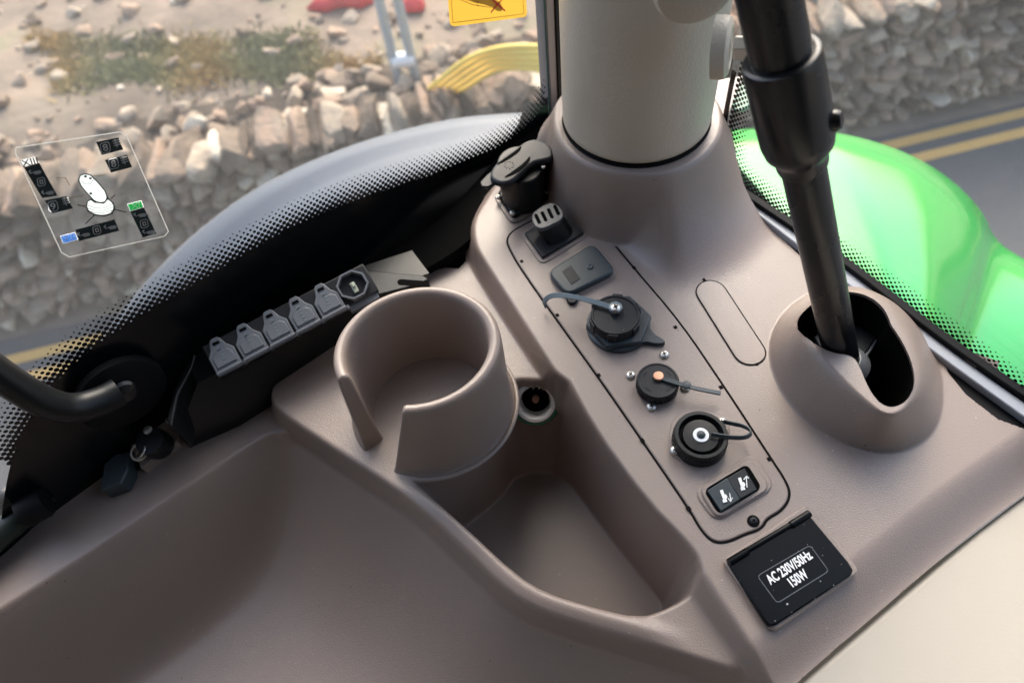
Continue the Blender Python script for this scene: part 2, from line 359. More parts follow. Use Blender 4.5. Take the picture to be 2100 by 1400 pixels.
# lower bowl and window ledge
ed = [(930, 520), (870, 572), (700, 675), (610, 745), (566, 785), (557, 812), (570, 842), (700, 928), (790, 985), (860, 1035), (960, 1128), (1035, 1205), (1100, 1248), (1200, 1280), (1300, 1309), (1450, 1353), (1550, 1388), (1600, 1440), (1640, 1560)]
EDp = chaikin(pts(ed, -.02), 2, False)
low2 = np.vstack([EDp, [[-.2, -.6]], WC, [[EDp[0][0], 1.3]]])
ZD = np.full_like(X, -.036)
tp = chaikin(pts([(-700, 1660), (-300, 1420), (0, 1245), (200, 1118), (400, 985), (520, 905), (570, 880), (625, 897), (700, 945), (800, 1008), (860, 1052), (960, 1146), (1035, 1222), (1100, 1264), (1200, 1296), (1300, 1325), (1450, 1370), (1560, 1410), (1620, 1490), (1650, 1600)], -.036), 2, False)
bp_ = chaikin(pts([(-700, 1600), (-400, 1470), (-150, 1385), (0, 1340), (180, 1298), (350, 1240), (470, 1172), (545, 1098), (585, 1050), (625, 1048), (690, 1120), (760, 1250), (820, 1400), (880, 1600)], -.125), 3, False)
TP = np.vstack([tp, [[.1, -.6]], [[-1, -.6]]]); BP = np.vstack([bp_, [[-.12, -.5]], [[-.9, -.5]]])
def dline(p):          # distance to an open polyline
    d = np.full(X.shape, 1e9)
    for a, b in zip(p[:-1], p[1:]):
        e_ = b-a; t_ = np.clip(((X-a[0])*e_[0]+(Y-a[1])*e_[1])/(e_@e_+1e-15), 0, 1); d = np.minimum(d, (X-a[0]-t_*e_[0])**2+(Y-a[1]-t_*e_[1])**2)
    return np.sqrt(d)
dtp = sdf(X, Y, TP); ins = dtp > 0
lft = pts([(-900, 1800), (-700, 1660), (-300, 1420), (0, 1245), (200, 1118), (400, 985), (520, 905), (600, 850)], -.036)
rgt = pts([(520, 840), (625, 897), (700, 945), (800, 1008), (860, 1052), (960, 1146), (1035, 1222), (1100, 1264), (1200, 1296), (1300, 1325), (1450, 1370), (1560, 1410), (1620, 1490), (1700, 1700)], -.036)
d1 = blur(dline(chaikin(lft, 3, False)), .002); d2_ = blur(dline(chaikin(rgt, 3, False)), .004)
wL_ = .052-.018*np.clip((X+.15)/.10, 0, 1)
h1 = .092*(.35*np.clip(d1/wL_, 0, 1)+.65*sm(d1/wL_)); h2 = .092*(1-np.exp(-(d2_/.060)**1.15))*1.12
k_ = .016; hm = np.clip(.5+.5*(h2-h1)/k_, 0, 1); hb = h2*(1-hm)+h1*hm-k_*hm*(1-hm)
hb = np.clip(hb, 0, None)*sm(np.clip(dtp/.004, 0, 1)); hb = np.where(ins, hb, 0)
wz = sm(np.clip((dtp-.004)/.010, 0, 1)); hb = hb*(1-wz)+blur(hb, .004)*wz
ZD = ZD-hb
d2 = sdf(X, Y, low2); e = sm(np.clip(d2/.0065, 0, 1)); Z = Z*(1-e)+ZD*e
# a soft rolled lip along the rim of the bin
rim = np.abs(d2+.006); lipzone = sm(np.clip((.0075-rim)/.0075, 0, 1)); wy = sm(np.clip((P(800, 960, 0)[1]-Y)/.03, 0, 1))*sm(np.clip((P(1450, 1350)[0]-X)/.03, 0, 1))
Z += .0030*lipzone*wy
Z = blur(Z, .0008)
# dome round the steel post, with its slot
DB = chaikin(pts([(1572, 725), (1590, 655), (1650, 600), (1740, 575), (1840, 610), (1905, 680), (1935, 770), (1935, 850), (1905, 905), (1830, 935), (1740, 915), (1650, 865), (1595, 800)], 0), 4)
DT = chaikin(pts([(1650, 690), (1668, 632), (1725, 598), (1790, 612), (1850, 700), (1878, 780), (1860, 835), (1820, 855), (1770, 815), (1700, 745)], .036), 4)
t = ratio(DB, DT); Z += .036*(.25*t+.75*np.sin(np.clip(t, 0, 1)*math.pi/2)**1.4)
hole = [(1638, 667), (1640, 645), (1650, 630), (1677, 614), (1720, 604), (1750, 604), (1783, 614), (1807, 633), (1819, 655), (1823, 672), (1835, 688), (1852, 716), (1866, 748), (1872, 780), (1869, 803), (1856, 826), (1837, 838), (1818, 840), (1799, 830), (1783, 810), (1770, 784), (1760, 757), (1748, 738), (1733, 733), (1713, 731), (1688, 723), (1660, 706), (1644, 686)]
HO = chaikin(pts(hole, .033), 2)
# the deck rolls over towards the beige panel and the window trims
oute = [(1180, 150), (1135, 250), (1120, 330), (1050, 360), (985, 400), (950, 450), (948, 520), (900, 548), (860, 575), (720, 650), (560, 770), (440, 850), (370, 895), (240, 985), (100, 1072), (0, 1140), (-300, 1340), (-700, 1600), (-700, 1900), (500, 1900), (1400, 1800), (1560, 1480), (1640, 1395), (1750, 1300), (1900, 1172), (2010, 1080), (2100, 1013), (2250, 905), (2160, 860), (2080, 885), (1950, 785), (1925, 700), (1860, 640), (1760, 572), (1680, 560), (1560, 450), (1500, 400), (1478, 330), (1500, 200), (1560, 100)]
LEV = {(370, 895): -.036, (240, 985): -.036, (100, 1072): -.036, (0, 1140): -.036, (-300, 1340): -.036, (-700, 1600): -.036, (440, 850): -.022, (560, 770): -.018, (720, 650): -.018, (860, 575): -.018, (900, 548): -.018}
PXF = {(370, 895): (372, 845), (240, 985): (225, 938), (100, 1072): (118, 1028), (0, 1140): (0, 1146)}
OUTE = chaikin(np.array([P(*PXF.get(q_, q_), LEV.get(q_, 0.))[:2] for q_ in oute]), 1)
brim = chaikin(pts([(1545, 1500), (1585, 1450), (1640, 1395), (1750, 1300), (1900, 1172), (2010, 1080), (2100, 1013), (2250, 905)], 0), 2, False)
BR = np.vstack([brim, [[1.5, .3]], [[1.5, 1.5]], [[-1, 1.5]], [[-1, -.6]]])
dbr = sdf(X, Y, BR); Z -= .011*(1-sm(np.clip(dbr/.028, 0, 1)))*(X > .02)
Zraw = Z.copy()
def hz(x, y):
    i = int((y-gy[0])/H); j = int((x-gx[0])/H); i = min(max(i, 0), Zraw.shape[0]-1); j = min(max(j, 0), Zraw.shape[1]-1); return Zraw[i, j]
def surf(px, py):      # where the photo ray meets the console surface, with its normal
    d = ray(px, py); d = d/np.linalg.norm(d); t_ = .2
    while t_ < 1.2:
        p = CAM+d*t_
        if p[2] <= D+hz(p[0], p[1]): break
        t_ += .0006
    w = .003; nx = -(hz(p[0]+w, p[1])-hz(p[0]-w, p[1]))/(2*w); ny = -(hz(p[0], p[1]+w)-hz(p[0], p[1]-w))/(2*w)
    n = np.array([nx, ny, 1]); return p, n/np.linalg.norm(n)
pso, nso = surf(1098, 822); vso = CAM-pso; vso /= np.linalg.norm(vso); nso = nso*.3+vso*.7; nso /= np.linalg.norm(nso)   # flat pad for the power socket
plane = pso[2]-D-(nso[0]*(X-pso[0])+nso[1]*(Y-pso[1]))/nso[2]; rp = np.sqrt((X-pso[0])**2+(Y-pso[1])**2+(plane+D-pso[2])**2)
wpad = 1-sm(np.clip((rp-.0108)/.0065, 0, 1)); wpad = wpad*sm(np.clip(sdf(X, Y, BT)/.004, 0, 1)); Z = Z*(1-wpad)+plane*wpad; Zraw = Z.copy()
def snap(X, Y, poly, thr):   # pull the grid vertices near an outline onto it, for a clean cut
    d = sdf(X, Y, poly); gyv, gxv = np.gradient(d, H); g = np.hypot(gxv, gyv)+1e-9
    m = np.abs(d) < thr; X2 = np.where(m, X-d*gxv/g, X); Y2 = np.where(m, Y-d*gyv/g, Y); return X2, Y2, np.where(m, 0, d)
X2, Y2, dh = snap(X, Y, HO, H*.62)
X2, Y2, do_ = snap(X2, Y2, OUTE, H*.62)
dead = (dh > 1e-6) | (do_ < -1e-6) | ((X2-pso[0])**2+(Y2-pso[1])**2+(D+Z-pso[2])**2 < .0092**2)
ny_, nx_ = X.shape
idx = np.arange(ny_*nx_).reshape(ny_, nx_)
q = np.stack([idx[:-1, :-1], idx[:-1, 1:], idx[1:, 1:], idx[1:, :-1]], -1).reshape(-1, 4)
qd = dead.reshape(-1)[q].any(1); q = q[~qd]
used = np.unique(q); mp = -np.ones(ny_*nx_, int); mp[used] = np.arange(len(used)); q = mp[q]
V = np.stack([X2.reshape(-1), Y2.reshape(-1), D+Z.reshape(-1)], 1)[used]
con = thing('tractor_side_console', 'grey-brown moulded plastic console with cup holder, bin and rows of sockets beside the cab window', 'console', (0, .2, D-.13))
me = bpy.data.meshes.new('console_moulding'); me.vertices.add(len(V)); me.vertices.foreach_set('co', (V-ORG[con]).astype('f').reshape(-1))
me.loops.add(len(q)*4); me.loops.foreach_set('vertex_index', q.astype('i').reshape(-1)); me.polygons.add(len(q)); me.polygons.foreach_set('loop_start', np.arange(0, len(q)*4, 4, dtype='i'))
me.update(calc_edges=True); me.validate(); me.polygons.foreach_set('use_smooth', np.ones(len(me.polygons), bool))
me.materials.append(M_plas); mo = bpy.data.objects.new('console_moulding', me); COL.objects.link(mo); mo.parent = con; ORG[mo] = ORG[con]
# turned-down lip of the slot, wall thickness
hr = resample(HO, .0012); hc = hr.mean(0)
rows = []
for k, (off, dz) in enumerate([(0, 0), (.0006, -.0006), (.0008, -.003)]):
    rows.append([np.array([*(p-(p-hc)/np.linalg.norm(p-hc)*off*(-1 if k else 0)), D+hz(*p)+dz]) for p in hr])
rows[0] = [np.array([*p, D+hz(*p)+.0002]) for p in hr]
MB().grid(rows, True).build('slot_lip', M_plas, con, angle=80)
cb = MB(); cbp = [rows[2]]+[[np.array([*(hc+(p-hc)*f_), D+z_]) for p in hr] for f_, z_ in ((1.03, .010), (1.03, -.05), (.5, -.055))]
cb.grid(cbp, True); cb.add([p for p in cbp[-1]], [tuple(range(len(hr)))]); cb.build('slot_well', M_hole, con, angle=80)

# ---- cup holder
cc_ = np.array([(P(682, 760, .047)[0]+P(1030, 700, .047)[0])/2, .2395]); 
def cup():
    rt, rb = .0500, .0525
    zt, zb = .047, -.019
    c0 = np.array([-.0560, .2455]); cbm = np.array([P(1040, 740, -.018)[0]-.0525, P(860, 978, -.018)[1]+.0495])
    def ang(px, py, z): p = P(px, py, z)[:2]; h_ = (z-zb)/(zt-zb); c = cbm+(c0-cbm)*h_; return math.atan2(*(p-c)[::-1])
    aR1, aR0 = ang(835, 830, zt-.004), ang(808, 962, zb+.004); aL1, aL0 = ang(700, 790, zt-.004), ang(768, 912, zb+.004)
    # wall cross-section from outer foot, over the rim, to the inner foot
    prof = [(rb+.004, zb-.001), (rb+.0008, zb+.0016), (rb, zb+.004), (rb-.001, zb+.02), (rt+.0006, zt-.014), (rt+.0002, zt-.006), (rt-.0002, zt-.0022), (rt-.0014, zt-.0006), (rt-.0032, zt), (rt-.0055, zt-.0006), (rt-.0070, zt-.0022), (rt-.0078, zt-.006), (rt-.0095, zb+.02), (rt-.0110, zb+.002), (rt-.0110, zb-.001)]
    NS = 120; rows = []
    for i in range(NS+1):
        u = i/NS; row = []
        for r, z in prof:
            h_ = np.clip((z-zb)/(zt-zb), 0, 1); a0 = aR0+(aR1-aR0)*h_**1.0; a1 = aL0+(aL1-aL0)*h_
            while a1 < a0: a1 += 2*math.pi
            a = a0+(a1-a0)*u; c = cbm+(c0-cbm)*h_; row.append(np.array([c[0]+r*math.cos(a), c[1]+r*math.sin(a)*(.94-.05*h_), D+z]))
        rows.append(row)
    m = MB(); m.grid(rows); n = len(prof); m.f.append(tuple(range(n))); m.f.append(tuple(NS*n+k for k in range(n))); return m, (c0, cbm, rt, rb, zb)
cm, (c0, cbm, rt, rb, zb) = cup()
cupo = cm.build('cup_holder', M_plas, con, bevel=.0016, angle=50, segs=3)
MB().lathe([cbm[0], cbm[1], D+zb], (0, 0, 1), [(rb-.006, .0012), (rb-.02, .0008), (.002, .0008)], 60).build('cup_floor', M_plas, cupo)
# raised foot ring
def arc_pts(c, r, a0, a1, n, z): return [np.array([c[0]+r*math.cos(a), c[1]+r*math.sin(a)*.94, z]) for a in np.linspace(a0, a1, n)]
MB().tube(arc_pts(cbm, rb+.0032, math.radians(-106), math.radians(95), 70, D+zb+.0005), .0016, 10).build('foot_ring', M_plas, cupo)

# ---- socket panel set in the ridge
pan = [(1038, 492), (1045, 512), (1068, 552), (1130, 640), (1230, 778), (1320, 908), (1415, 1046), (1437, 1086), (1462, 1112), (1492, 1112), (1530, 1094), (1552, 1088), (1566, 1078), (1572, 1064), (1602, 1048), (1620, 1022), (1617, 994), (1580, 938), (1490, 800), (1395, 660), (1300, 550), (1222, 455), (1192, 414), (1165, 404), (1145, 408), (1135, 425), (1118, 440), (1080, 458), (1050, 474)]
flat_strip(pan, .0014, .0002, .0003).build('panel_gap', M_gap, con)
pq = chaikin(pts(pan, .0006), 2); pc = pq.mean(0)
def inset(q, d):
    n = len(q); o_ = []
    a = sum(q[i][0]*q[(i+1) % n][1]-q[(i+1) % n][0]*q[i][1] for i in range(n)); sg = 1 if a > 0 else -1
    for i in range(n):
        t_ = q[(i+1) % n]-q[i-1]; t_ = t_/np.linalg.norm(t_); o_.append(q[i]+sg*d*np.array([-t_[1], t_[0]]))
    return np.array(o_)
spn = MB().prism(inset(resample(pq, .002), .0006), D-.002, D+.0010).build('socket_panel', M_plas, con, bevel=.0008, segs=3)
for a, b in [(1070, 537), (1143, 647), (1228, 770), (1317, 903), (1412, 1043), (1216, 446), (1300, 550), (1385, 672), (1478, 795), (1577, 942)]:
    c = P(a, b, .0005)[:2]; dd = P(a+30, b+44, .0005)[:2]-c; dd /= np.linalg.norm(dd); nn_ = np.array([-dd[1], dd[0]])
    MB().prism([c+dd*.0012+nn_*.0011, c-dd*.0012+nn_*.0011, c-dd*.0012-nn_*.0011, c+dd*.0012-nn_*.0011], D+.0004, D+.00125).build('clip_notch', M_gap, con)
# oval blank cover
def capsule(a, b, r, n=14):
    a = np.array(a); b = np.array(b); d = b-a; an = math.atan2(d[1], d[0]); o_ = []
    for k in range(n+1): t_ = an-math.pi/2+math.pi*k/n; o_.append(b+r*np.array([math.cos(t_), math.sin(t_)]))
    for k in range(n+1): t_ = an+math.pi/2+math.pi*k/n; o_.append(a+r*np.array([math.cos(t_), math.sin(t_)]))
    return np.array(o_)
ca, cb2 = P(1459, 601, 0)[:2], P(1536, 721, 0)[:2]; cr_ = px_r(1500, 660, 0, 34)
q1 = capsule(ca, cb2, cr_); q2 = capsule(ca, cb2, cr_-.0007)
def wallz(q, dz): return [np.array([*p, D+hz(*p)+dz]) for p in q]
MB().grid([wallz(q1, .0004), wallz(q2, .0004)], True).build('cover_gap', M_gap, con)
for a, b in ((1444, 576), (1551, 745)):
    c = P(a, b, 0)[:2]; dd = cb2-ca; dd = dd/np.linalg.norm(dd); nn_ = np.array([-dd[1], dd[0]]); s2 = .0008
    zc = hz(*c); MB().prism([c+dd*.0014+nn_*s2, c-dd*.0014+nn_*s2, c-dd*.0014-nn_*s2, c+dd*.0014-nn_*s2], D+zc, D+zc+.0006).build('cover_notch', M_gap, con)
ov = capsule(ca, cb2, cr_-.0010); mz = MB(); vz = wallz(ov, .0007); mz.add(vz, [tuple(range(len(vz)))]); mz.build('blank_cover', M_plas, con, angle=80)
# two recessed panel screws
for a, b in ((1160, 416), (1545, 1068)):
    p = P(a, b, .0012); MB().lathe(p, (0, 0, 1), [(.0034, -.0006), (.0034, .0002), (.0030, .0002)], 24).build('screw_recess', M_gap, con)
    screw(con, p+np.array([0, 0, .0001]), .0021, m=M_grey2, hexsock=False)

UPD = (P(1140, 410, 0)-P(1490, 980, 0)); UPD /= np.linalg.norm(UPD)      # along the ridge, away from the viewer
RTD = np.array([UPD[1], -UPD[0], 0])                                     # across the ridge, to the right
# ---- 1 lidded trailer socket at the top of the ridge
t1 = thing('lidded_socket', 'black socket with a raised hinged lid, screwed down at the foot of the pillar', 'socket', P(1078, 420, 0))
MB().ppx([(1018, 400), (1052, 452), (1138, 402), (1100, 352)], .001, 0, .005, rad=12).build('base_plate', M_black, t1, bevel=.0018)
MB().ppx([(1010, 402), (1050, 462), (1148, 404), (1105, 345)], .001, 0, .0015, rad=18).build('gasket', M_plas, t1, bevel=.0006)
for a, b in ((1021, 405), (1051, 437), (1121, 394)): screw(t1, P(a, b, .0052), .0021)
MB().ppx([(1022, 352), (1025, 385), (1058, 408), (1105, 398), (1120, 362), (1098, 330), (1050, 328)], .020, .002, .034, 2).build('socket_body', M_black, t1, bevel=.001)
lid = MB().ppx([(1003, 358), (1010, 371), (1030, 378), (1052, 372), (1072, 353), (1092, 334), (1112, 330), (1136, 324), (1134, 304), (1120, 291), (1100, 284), (1078, 289), (1062, 301), (1035, 319), (1014, 337)], .040, .035, .0405, 1).build('lid', M_grey2, t1, bevel=.0022, segs=4)
MB().ppx([(985, 374), (988, 383), (1000, 384), (1020, 374), (1008, 352), (998, 360)], .036, .034, .0365).build('lid_tab', M_grey2, lid, bevel=.0006)
for L_ in ([(1014, 340), (1036, 324), (1060, 307), (1070, 298), (1066, 310), (1040, 328)], [(1030, 366), (1050, 352), (1075, 334), (1088, 318), (1086, 332), (1062, 354)]):
    MB().ppx(L_, .0408, .0400, .0409, 1).build('finger_groove', M_hole, lid)
emb = MB()
for k in range(9):
    a = 2*math.pi*k/9; c = P(1044+9*math.cos(a), 338+7*math.sin(a), .0405); emb.lathe(c, (0, 0, 1), [(.00075, 0), (.0006, .0003)], 8)
emb.build('embossed_mark', M_black, lid)
hb = P(1100, 312, .034); hax = np.array(RTD); MB().lathe(hb-hax*.0085-np.array([0, 0, .004]), hax, [(.0070, 0), (.0080, .001), (.0080, .015), (.0070, .016)], 32).build('hinge_barrel', M_grey2, t1)
MB().ppx([(1100, 345), (1142, 325), (1135, 300), (1108, 290), (1090, 310)], .03, .004, .030, 1).build('hinge_arm', M_black, t1, bevel=.002)
screw(t1, P(1114, 343, .036), .0014)
# ---- 2 slotted plug
t2 = thing('slotted_connector', 'black rectangular connector with four slots in its raised head on a square plate', 'connector', P(1138, 478, 0))
MB().ppx([(1066, 480), (1110, 545), (1212, 480), (1165, 415)], .0015, 0, .0020, rad=18).build('bezel', M_plas, t2, bevel=.0007)
MB().ppx([(1076, 478), (1112, 528), (1197, 477), (1163, 425)], .004, .001, .0045).build('flange', M_grey2, t2, bevel=.0005)
hq = [(1090, 442), (1094, 460), (1106, 468), (1116, 467), (1148, 452), (1155, 444), (1154, 432), (1142, 418), (1124, 415), (1098, 431)]
top = resample(chaikin(pts(hq, .021), 1), .001); cen = top.mean(0); bc = P(1143, 478, .004)[:2]
MB().grid([[np.array([*(bc+(p-cen)*1.0), D+.004]) for p in top], [np.array([*(cen+(p-cen)*.97), D+.0175]) for p in top]], True).build('shell', M_black, t2, angle=50)
hd = MB().prism(top, D+.0172, D+.0208).build('head', mat('plug_grey', (.07, .075, .08), .45), t2, bevel=.0004)
for a, b in ((1102, 449), (1115, 444), (1128, 438), (1141, 431)):
    MB().prism(capsule(P(a-3, b-8, .021)[:2], P(a+4, b+7, .021)[:2], .00125), D+.0203, D+.0210).build('slot', M_hole, hd)
# ---- 3 rubber cover
t3 = thing('rubber_socket_cover', 'slate grey rectangular rubber cover with a round dimple and a square mark', 'cover', P(1192, 553, 0))
MB().ppx([(1118, 558), (1163, 618), (1272, 560), (1216, 490)], .0012, 0, .0018, rad=20).build('bezel', M_plas, t3, bevel=.0007)
cv = MB().ppx([(1122, 556), (1163, 604), (1264, 554), (1216, 497)], .007, .001, .007, rad=18).build('cover', M_grey, t3, bevel=.0014, segs=3)
p = P(1210, 547, .0072); MB().lathe(p, (0, 0, 1), [(.0024, 0), (.0022, .0005), (.0014, .0008), (.0006, .0003)], 24).build('dimple', M_grey, cv)
MB().ppx([(1153, 556), (1172, 583), (1190, 571), (1171, 543)], .0074, .0068, .0074).build('square_mark', M_grey2, cv, bevel=.0002)
MB().ppx([(1160, 607), (1164, 622), (1180, 624), (1188, 604)], .003, .001, .004, 1).build('pull_tab', M_black, t3, bevel=.0006)
# ---- 4 large round socket
t4 = thing('round_socket', 'largest round black capped socket on a grey hexagonal nut, its light strap looping left', 'socket', P(1268, 668, 0))
c = P(1268, 668, .002); R1 = px_r(1268, 668, .002, 66)
MB().lathe(c-np.array([0, 0, .001]), (0, 0, 1), [(R1*1.0, 0), (R1*1.0, .0025), (R1*.9, .0035)], 48).build('gasket_ring', M_grey, t4)
a0 = math.atan2(UPD[1], UPD[0]); hx = [c[:2]+R1*1.04*np.array([math.cos(a0+k*math.pi/3+.25), math.sin(a0+k*math.pi/3+.25)]) for k in range(6)]
MB().prism(hx, D+.003, D+.0085).build('hex_nut', M_grey, t4, bevel=.0009)
MB().ppx([(1300, 712), (1322, 700), (1345, 706), (1364, 704), (1364, 697), (1340, 684), (1330, 665), (1320, 655), (1290, 690)], .004, .001, .0045, 1).build('anchor_tail', M_grey, t4, bevel=.0005)
c = P(1262, 644, .016); r = px_r(1262, 644, .016, 51); b0 = P(1268, 668, .004)
cap = MB().lathe(c, (0, 0, 1), [(r*.90, -.012), (r, -.0115), (r, -.001), (r*.97, 0), (r*.90, 0), (r*.88, -.0007), (r*.2, -.0007)], 64).build('cap', M_grey2, t4)
kn = MB()
for k in range(6):
    a = a0+.5+k*math.pi/3; q_ = np.array([math.cos(a), math.sin(a)]); w_ = np.array([-q_[1], q_[0]]); c2 = c[:2]
    kn.prism([c2+q_*r*.99+w_*.0035, c2+q_*r*.99-w_*.0035, c2+q_*(r+.0010)-w_*.003, c2+q_*(r+.0010)+w_*.003], D+.006, D+.0155)
kn.build('grip_lugs', M_grey2, cap, bevel=.0003)
sp_ = [P(1262, 633, .0178), P(1235, 624, .0180), P(1205, 615, .019), P(1175, 608, .0195), P(1150, 605, .019), P(1130, 606, .016), P(1119, 613, .012), P(1115, 622, .008), P(1118, 630, .005)]
MB().ribbon(chaikin(sp_, 2, False), .0034, .0011, (UPD*.8+np.array([0, 0, .25]))).build('strap', M_strap, t4, bevel=.0003)
MB().lathe(P(1262, 633, .0168), (0, 0, 1), [(.0044, 0), (.0044, .0018), (.0038, .0022)], 28).build('strap_eye', M_strap, t4)
screw(t4, P(1262, 633, .019), .0033, rot=.3)
# ---- 5 small knurled socket
t5 = thing('knurled_socket', 'small round black knurled socket with copper coloured rivet, ringed by four cross-head screws', 'socket', P(1348, 785, 0))
flat = [(1280, 740), (1362, 700), (1432, 790), (1400, 850), (1336, 862), (1310, 830)]
c = P(1349, 779, .010); r = px_r(1349, 779, .010, 43)
MB().lathe(P(1349, 788, .001), (0, 0, 1), [(r*1.02, 0), (r*1.02, .003), (r*.9, .004)], 48).build('collar', M_black, t5)
def knurl(c, r, z0, z1, n=60, amp=.00035):
    rows = []
    for rr, zz in ((0.98, z0), (1, z0+.0004), (1, z1-.0006), (.96, z1), (.90, z1), (.88, z1-.0005), (.3, z1-.0005)):
        row = []
        for k in range(n*2):
            a = math.pi*k/n; q_ = r*rr+(amp if k % 2 else -amp)*(1 if .96 < rr else 0); row.append(np.array([c[0]+q_*math.cos(a), c[1]+q_*math.sin(a), c[2]+zz]))
        rows.append(row)
    m = MB(); m.grid(rows, True); m.add(rows[-1], [tuple(range(n*2))]); return m
knurl(c, r, -.008, 0).build('cap', M_grey2, t5, angle=50)
mk = MB()
for a_ in (0.3, 2.2, 3.6, 5.2):
    for k in range(3):
        a = a_+k*.16; mk.lathe([c[0]+r*.7*math.cos(a), c[1]+r*.7*math.sin(a), c[2]-.0005], (0, 0, 1), [(.0007, 0), (.0006, .0002)], 8)
mk.build('lettering', M_black, t5)
MB().lathe(P(1350, 773, .010), (0, 0, 1), [(.0032, 0), (.0032, .0016), (.0028, .002), (.0010, .0021)], 28).build('rivet', M_copper, t5)
MB().ribbon(chaikin([P(1358, 776, .0108), P(1385, 784, .0112), P(1410, 792, .0115), P(1440, 799, .0105), P(1478, 806, .009)], 2, False), [.0026]*3+[.0030]*40, .0010, UPD).build('strap', M_grey, t5, bevel=.0003)
MB().lathe(P(1408, 790, .0108), (0, 0, 1), [(.0026, 0), (.0026, .0014), (.0020, .0016)], 20).build('strap_loop', M_grey, t5)
for a, b in ((1362, 728), (1293, 770), (1336, 835), (1405, 795)): screw(t5, P(a, b, .0012), .0029)
# ---- 6 socket with white ring
t6 = thing('white_ring_socket', 'round black deep-rimmed socket with a white ring at its centre and a looped strap', 'socket', P(1437, 895, 0))
c = P(1438, 890, .012); r = px_r(1438, 890, .012, 56)
MB().prism(chaikin(pts([(1374, 868), (1388, 850), (1440, 840), (1492, 858), (1500, 900), (1440, 950), (1392, 945), (1370, 925)], .0015), 2), D, D+.0022).build('flange', M_plas, t6, bevel=.0007)
rows = []
for rr, zz in ((1.03, -.0105), (1.03, -.009), (1.0, -.003), (1., -.0008), (.97, 0), (.84, 0), (.81, -.0008), (.78, -.0055), (.70, -.006), (.68, -.0025), (.66, -.0015), (.2, -.0012)):
    rows.append([np.array([c[0]+r*rr*math.cos(a), c[1]+r*rr*math.sin(a), c[2]+zz]) for a in np.linspace(0, 2*math.pi, 73)[:-1]])
m_ = MB(); m_.grid(rows, True); m_.add(rows[-1], [tuple(range(72))]); m_.build('cap', M_black, t6, angle=30)
rb_ = MB()
for k in range(46):
    a = 2*math.pi*k/46; q_ = np.array([math.cos(a), math.sin(a)]); w_ = np.array([-q_[1], q_[0]]); rb_.prism([c[:2]+q_*r*1.0+w_*.0005, c[:2]+q_*r*1.0-w_*.0005, c[:2]+q_*(r*1.03)-w_*.0004, c[:2]+q_*(r*1.03)+w_*.0004], c[2]-.009, c[2]-.0035)
rb_.build('grip_ribs', M_black, t6)
MB().lathe(c-np.array([0, 0, .0013]), (0, 0, 1), [(r*.30, 0), (r*.29, .0007), (r*.17, .0007), (r*.165, .0002)], 32, True, True).build('white_ring', M_whiteR, t6)
MB().lathe(c-np.array([0, 0, .0010]), (0, 0, 1), [(r*.155, 0), (r*.15, .0012), (r*.09, .0019), (r*.02, .0021)], 20).build('pin', M_grey, t6)
st = [P(1458, 890, .0128), P(1480, 894, .013), P(1505, 897, .013), P(1528, 897, .0125), P(1541, 890, .012), P(1538, 880, .0105), P(1522, 872, .009), P(1500, 868, .007), P(1484, 864, .005)]
MB().ribbon(chaikin(st, 2, False), .0028, .0010, (0, 0, 1) if False else UPD*.6+np.array([0, 0, .9])).build('strap', M_grey, t6, bevel=.0003)
for a, b in ((1384, 924), (1480, 866)): screw(t6, P(a, b, .0022), .0028)
# ---- 7 rocker switch
t7 = thing('rocker_switch', 'black two-way rocker switch with white seat symbols and up and down arrows', 'switch', P(1504, 1003, 0))
MB().ppx([(1420, 1005), (1468, 1072), (1592, 1000), (1545, 925)], .0018, 0, .0022, rad=28).build('outer_bezel', M_plas, t7, bevel=.0008)
MB().ppx([(1432, 1002), (1472, 1065), (1582, 1000), (1540, 938)], .0035, .002, .0038, rad=22).build('inner_bezel', M_plas, t7, bevel=.0008)
MB().ppx([(1443, 1004), (1474, 1054), (1563, 1000), (1532, 950)], .0043, .003, .0046, rad=14).build('frame', M_hole, t7, bevel=.0004)
la = MB(); qa = pts([(1451, 1004), (1479, 1047), (1517, 1024), (1490, 981)], .0065); qb = pts([(1490, 981), (1517, 1024), (1554, 1001), (1528, 957)], .0065)
def rocker(q, z):
    v = [np.array([*p, D+.004]) for p in q]+[np.array([*q[i], D+z[i]]) for i in range(4)]
    return MB().add(v, [(3, 2, 1, 0), (4, 5, 6, 7)]+[(i, (i+1) % 4, 4+(i+1) % 4, 4+i) for i in range(4)])
ra = rocker(qa, (.0060, .0060, .0078, .0078)).build('lower_paddle', M_grey, t7, bevel=.0004); rb2 = rocker(qb, (.0078, .0078, .0052, .0052)).build('upper_paddle', M_black, t7, bevel=.0004)
def symbol(cx, cy, dz, sgn, par):
    m = MB()
    def L(l, close=True): m.prism(pts([(cx+a*.85, cy+b*.85) for a, b in l], dz), D+dz-.0001, D+dz+.00015)
    L([(-9, -14), (-2, -16), (2, -4), (-5, -2)]); L([(-5, -2), (5, -5), (9, 1), (7, 7), (-1, 8)]); L([(-3, 8), (6, 6), (9, 13), (-1, 16)])
    if sgn > 0: L([(12, 8), (14, 8), (12, -16), (10, -16)]); L([(11, -20), (4, -11), (6, -10), (11, -17), (17, -13), (18, -15)])
    else: L([(13, -12), (15, -12), (18, 10), (16, 10)]); L([(17, 14), (10, 6), (11, 4), (17, 11), (20, 3), (22, 4)])
    m.build('symbol', M_white, par, angle=89)
symbol(1484, 1017, .0072, -1, ra); symbol(1521, 992, .0073, 1, rb2)
